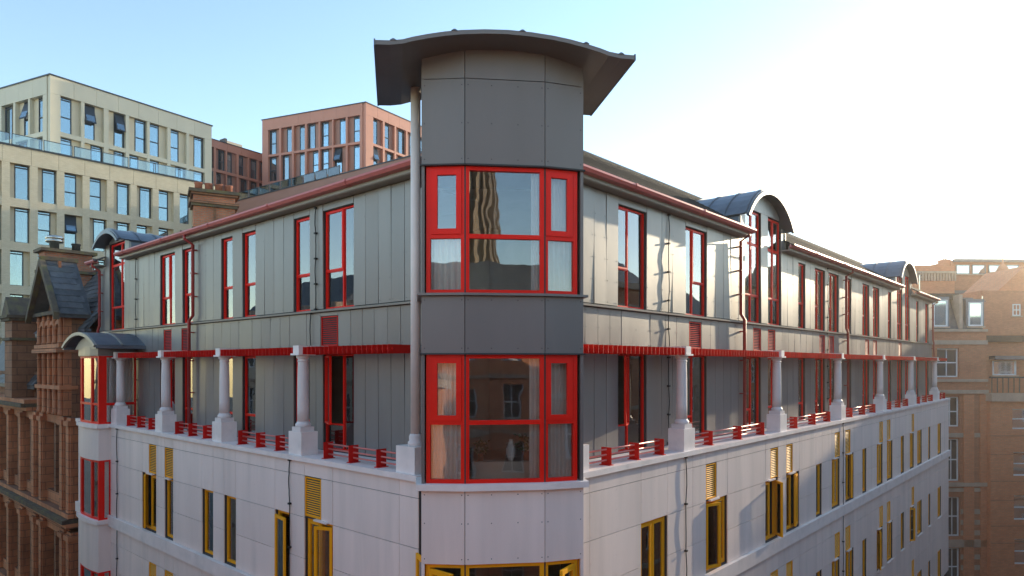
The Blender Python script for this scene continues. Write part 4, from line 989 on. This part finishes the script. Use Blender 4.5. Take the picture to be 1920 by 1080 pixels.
# ------------------------------------------------------------------ buildings at the far end of the right street
def sash_win(root, fr, u0, u1, z0, z1, s=.0, m='wframe', bars=True, pane='fpane_d'):
    w_ = MB(fr).rect(u0, u1, z0, z1, .09, s + .06, s + .15)
    zm = (z0 + z1) / 2
    if bars: w_.box(u0 + .09, u1 - .09, s + .063, s + .14, zm - .04, zm + .04); w_.box((u0 + u1) / 2 - .03, (u0 + u1) / 2 + .03, s + .065, s + .135, z0 + .09, z1 - .09)
    w_ = w_.build('window', m, root)
    piece('pane', fr, u0 + .07, u1 - .07, s + .1, s + .11, z0 + .07, z1 - .07, pane, w_)
    piece('window_sill', fr, u0 - .1, u1 + .1, s - .06, s + .1, z0 - .12, z0 - .005, 'stone', w_)
    return w_
k = 48 / 1260
FA = Fr(((1735 - 960) * k, 48.0), (1, .02))
def ux(x): return (x - 1735) * k
def zy(y, kk=k): return (684 - y) * kk
ba = empty('mansard_brick_building', (31, 52, 0)); tag(ba, 'flare-veiled orange brick building with mansard dormers beyond the right wing', 'building')
wins = [(1757, 1799, 653, 707), (1768, 1800, 744, 800), (1773, 1800, 823, 902), (1776, 1801, 932, 1006), (1776, 1801, 1028, 1100)]
hl = [(ux(a), ux(b), zy(d), zy(c)) for a, b, c, d in wins]
wall_holes(FA, -2, ux(1851), -19, zy(618), 0, .5, hl).build('wall', 'obrick2', ba)
for h_ in hl: sash_win(ba, FA, *h_, s=.1)
MB(FA).box(-1.9, ux(1850), .6, 9, -19, zy(625)).build('core', 'obrick2', ba)
for y0, y1, o in ((617, 622, .12), (638, 646, .1), (711, 716, .14), (731, 738, .2), (812, 820, .08), (905, 912, .18), (915, 922, .1), (1012, 1026, .12)):
    MB(FA).box(-2, ux(1852), -o, .02, zy(y1), zy(y0)).build('string_course', 'stone', ba)
for x0, x1 in ((1806, 1826), (1838, 1850)):
    MB(FA).box(ux(x0), ux(x1), -.12, .01, -19, zy(740)).build('pilaster', 'obrick', ba)
for y in (955, 975, 995, 1040, 1060): MB(FA).box(ux(1802), ux(1850), -.06, .01, zy(y + 9), zy(y)).build('stone_band', 'stone', ba)
# mansard slope with a box dormer and a bay dormer
MB(FA).prism_sz([(.1, zy(617)), (1.1, zy(555)), (5, zy(550)), (5, zy(625))], -2, ux(1846)).build('mansard_roof', 'slate', ba, recalc=True)
for x0, x1, y0, y1, sg in ((1752, 1779, 562, 615, 0), (1819, 1846, 566, 614, 1)):
    dm = MB(FA).box(ux(x0) - .15, ux(x1) + .15, .15, 2.2, zy(y1), zy(y0 - 6)).build('dormer', 'lead', ba)
    sash_win(dm, FA, ux(x0), ux(x1), zy(y1 - 3), zy(y0), s=.02, bars=False, pane='fpane')
MB(FA).box(ux(1800), ux(1806), .0, 2.2, zy(616), zy(552)).build('fire_wall', 'stone', ba)
MB(FA).box(ux(1730), ux(1812), .7, 4, zy(560), zy(548)).build('flat_roof_edge', 'sooty', ba)
aer = MB().tube([FA.pt(ux(1774), 3, zy(555)), FA.pt(ux(1774), 3, zy(505))], .04, 6)
for dz in (500, 506, 512): aer.tube([FA.pt(ux(1766), 3, zy(dz + 6)), FA.pt(ux(1778), 3, zy(dz))], .025, 5)
aer = aer.build('aerial', 'steel', ba)
bb = empty('orange_brick_block', (36, 50, 0)); tag(bb, 'flat-roofed orange brick block with white windows at the right edge', 'building')
FBb = Fr((ux(1850) + FA.o[0], 47.6), (1, .02))
def ub(x): return (x - 1850) * k
wins = [(1891, 1960, 766, 804), (1893, 1960, 846, 891), (1894, 1960, 927, 973), (1895, 1960, 1008, 1056)]
hl = [(ub(a), ub(b), zy(d), zy(c)) for a, b, c, d in wins]
wall_holes(FBb, 0, 9, -19, zy(738), 0, .5, hl).build('wall', 'obrick', bb)
for h_ in hl: sash_win(bb, FBb, *h_, s=.1, pane='fpane')
MB(FBb).box(0, 9, .6, 9, -19, zy(745)).build('core', 'obrick', bb)
MB(FBb).box(-.1, 9, -.25, .5, zy(752), zy(737)).build('cornice', 'stone', bb)
for y in (815, 850, 900, 935, 983, 1015): MB(FBb).box(0, 9, -.03, .01, zy(y + 2), zy(y)).build('brick_course', 'obrick2', bb)
MB(FBb).box(0, 9, 1.6, 8, zy(740), zy(632)).build('attic_wall', 'obrick2', bb)
MB(FBb).box(-.1, 9, 1.3, 8.1, zy(640), zy(628)).build('roof_edge', 'sooty', bb)
for x0, x1, y0, y1 in ((1853, 1868, 685, 722), (1884, 1930, 676, 704)): sash_win(bb, FBb, ub(x0), ub(x1), zy(y1), zy(y0), s=1.48, bars=x0 < 1860, pane='fpane')
MB(FBb).box(ub(1878), 9, 1.0, 1.7, zy(674), zy(667)).build('lead_hood', 'lead', bb)
for i in range(22): piece('baluster', FBb, .15 + i * .4, .2 + i * .4, .1, .15, zy(736), zy(708), 'frame', bb)
MB(FBb).box(0, 9, .09, .16, zy(709), zy(706)).build('hand_rail', 'frame', bb)
MB().tube([FBb.pt(ub(1892), 3, zy(632)), FBb.pt(ub(1892), 3, zy(548))], .04, 6).tube([FBb.pt(ub(1884), 3, zy(560)), FBb.pt(ub(1899), 3, zy(558))], .03, 5).build('aerial', 'steel', bb)
# long brick block farther back
k2 = 74 / 1260
bc = empty('long_brick_block', (50, 80, 0)); tag(bc, 'long flare-veiled brown brick block with attic windows on the right skyline', 'building')
FCc = Fr(((1718 - 960) * k2, 74.0), (1, .03))
def uc2(x): return (x - 1718) * k2
MB(FCc).box(0, 40, 0, 12, -19, zy(560, k2)).build('wall', 'obrick2', bc)
MB(FCc).box(0, uc2(1795), .3, 12, zy(562, k2), zy(497, k2)).build('attic_wall', 'obrick', bc)
MB(FCc).box(uc2(1795), 40, .8, 12, zy(562, k2), zy(486, k2)).build('attic_wall', 'obrick2', bc)
MB(FCc).prism_sz([(-.3, zy(562, k2)), (1.6, zy(528, k2)), (1.6, zy(562, k2))], 0, 40).build('slate_apron', 'slate', bc, recalc=True)
for i in range(14): piece('parapet_pier', FCc, .1 + i * .33, .28 + i * .33, .1, .32, zy(526, k2), zy(512, k2), 'stone', bc)
MB(FCc).box(-.1, uc2(1796), .05, .35, zy(512, k2), zy(508, k2)).build('coping', 'stone', bc)
for x0 in (1803, 1834, 1866, 1898): sash_win(bc, FCc, uc2(x0), uc2(x0 + 27), zy(512, k2), zy(494, k2), s=.66, m='lead', bars=False, pane='fpane')
MB(FCc).box(uc2(1797), 40, .3, .8, zy(489, k2), zy(484, k2)).build('roof_edge', 'lead', bc)
cup = empty('cupola', FCc.pt(uc2(1876), -.5, zy(548, k2)), bc)
MB().lathe(FCc.pt(uc2(1876), -.6, 0), [(.75, zy(552, k2)), (.75, zy(525, k2)), (.95, zy(522, k2)), (.95, zy(518, k2)), (.7, zy(516, k2)), (.62, zy(508, k2)), (.4, zy(500, k2)), (.1, zy(496, k2)), (.04, zy(486, k2))], 12).build('turret', 'obrick2', cup, smooth=True)
MB(FCc).box(uc2(1782), uc2(1796), 1, 2, zy(500, k2), zy(483, k2)).build('chimney_stack', 'obrick', bc)
for x in (1788, 1792): MB().tube([FCc.pt(uc2(x), 1.5, zy(484, k2)), FCc.pt(uc2(x), 1.5, zy(462, k2))], .05, 6).build('aerial', 'dark', bc)
# brick house with sash window between, lower
hs = empty('brown_brick_house', (45, 62, 0)); tag(hs, 'brown brick house with one small white sash window above the mansard dormers', 'house')
FHs = Fr(((1840 - 960) * 60 / 1260, 60.0), (1, .02)); k3 = 60 / 1260
MB(FHs).box(0, 12, 0, 6, -19, zy(545, k3)).build('wall', 'obrick2', hs); sash_win(hs, FHs, (1899 - 1840) * k3, (1914 - 1840) * k3, zy(592, k3), zy(570, k3), s=-.1)
MB(FHs).prism_uz([((1872 - 1840) * k3, zy(546, k3)), (12, zy(546, k3)), (12, zy(498, k3)), ((1925 - 1840) * k3, zy(498, k3))], .1, 5).build('gable_wall', 'obrick', hs, recalc=True)

# ------------------------------------------------------------------ the other sides of the two streets (mirrored in the glass, shading the lower storeys)
def plain_block(name, label, fr, u0, u1, s0, s1, top, wm, cols, rows, z_base=-19, roofm='slate', seed=2):
    o = empty(name, fr.pt((u0 + u1) / 2, (s0 + s1) / 2, -H)); tag(o, label, 'building')
    f2 = Fr(fr.pt(u0, s1, 0)[:2], fr.d, -fr.h)     # its front looks back at our building
    W = u1 - u0; hl = []
    pit = W / cols
    for i in range(cols):
        for j in range(rows):
            zb = top - 1.2 - 3.3 * (j + 1) + .9; hl.append((pit * (i + .28), pit * (i + .72), zb, zb + 1.9))
    wall_holes(f2, 0, W, z_base, top, 0, .5, hl).build('wall', wm, o)
    MB(f2).box(.1, W - .1, .6, s1 - s0, z_base, top - .05).build('core', wm, o)
    for h_ in hl: sash_win(o, f2, *h_, s=.12)
    MB(f2).box(-.15, W + .15, -.3, .5, top, top + .35).build('cornice', 'stone', o)
    for j in range(rows): MB(f2).box(0, W, -.1, .01, top - 1.2 - 3.3 * j - .1, top - 1.2 - 3.3 * j + .15).build('string_course', 'stone', o)
    MB(f2).prism_sz([(.2, top + .35), (3.2, top + 2.6), (s1 - s0 - 3, top + 2.6), (s1 - s0, top + .35)], 0, W).build('roof', roofm, o, recalc=True)
    return o
plain_block('brick_warehouse', 'orange brick building across the left street, mirrored in the left windows near the tower', FL, -6, 14, -24, -14, -.9, 'obrick', 9, 5)
plain_block('stone_terrace', 'pale stone terrace farther along the left street, mirrored in the far left windows', FL, 14.5, 40, -24, -14, 3.4, 'pstone', 11, 6)
plain_block('brick_offices', 'brown brick offices across the right street, beside the crossing', FR, -8, 15, -26, -15, .0, 'obrick2', 10, 5)
plain_block('gabled_brick_offices', 'slate roofed brick offices across the right street, mirrored in the first right window', FR, 15.5, 34, -26, -15, 5.0, 'obrick2', 8, 6)
plain_block('stone_offices', 'stone faced offices across the right street, mirrored in the second right window', FR, 34.5, 45, -26, -15, 3.4, 'stone', 5, 5)
plain_block('low_brick_shop', 'low brick block across the right street between the offices and the mill', FR, 45.5, 61, -26, -15, 2.0, 'obrick', 7, 5)
plain_block('brick_store', 'brown brick store beside the mill across the right street', FR, 61.5, 74, -27, -15, 4.2, 'obrick2', 6, 6)
plain_block('brick_mill', 'tall brick mill far along the right street, mirrored in the farthest right windows', FR, 74.5, 105, -27, -15, 9.4, 'obrick2', 12, 6)
tt = empty('round_office_tower', (3.5, -52, 0)); tag(tt, 'tall bronze finned office tower mirrored in the top tower pane', 'building')
MB().lathe((3.5, -52), [(9, -19), (9, 22), (7.5, 27)], 40).build('core', 'fpane_d', tt, smooth=True)
for i in range(40):
    a = 2 * math.pi * i / 40; c = (3.5 + 9.2 * math.cos(a), -52 + 9.2 * math.sin(a))
    MB(Fr(c, (-math.sin(a), math.cos(a)))).box(-.28, .28, -.25, .25, -19, 22).build('fin', 'tower', tt)
plain_block('brick_corner_block', 'sunlit brick corner building behind the viewpoint, mirrored in the tower glass', Fr((-14, 0), (1, 0), 1), 0, 30, -30, -17, 3.8, 'obrick', 11, 5)

# ------------------------------------------------------------------ added air volume, its glow towards the sun stands in for lens flare
hz = MB().slab([(-90, -75), (120, -75), (120, 125), (-90, 125)], -20.5, 30).build('flare_veil', 'dark'); tag(hz, 'added thin air volume whose sun glow stands in for lens flare', 'flare_veil', kind='stuff')
hm = bpy.data.materials.new('flare_veil_air'); hm.use_nodes = True
for n_ in list(hm.node_tree.nodes):
    if n_.type != 'OUTPUT_MATERIAL': hm.node_tree.nodes.remove(n_)
pv = hm.node_tree.nodes.new('ShaderNodeVolumePrincipled'); pv.inputs['Density'].default_value = .0006; pv.inputs['Anisotropy'].default_value = .82; pv.inputs['Color'].default_value = (1, .92, .82, 1)
hm.node_tree.links.new(pv.outputs[0], hm.node_tree.nodes['Material Output'].inputs['Volume'])
hz.data.materials.clear(); hz.data.materials.append(hm)
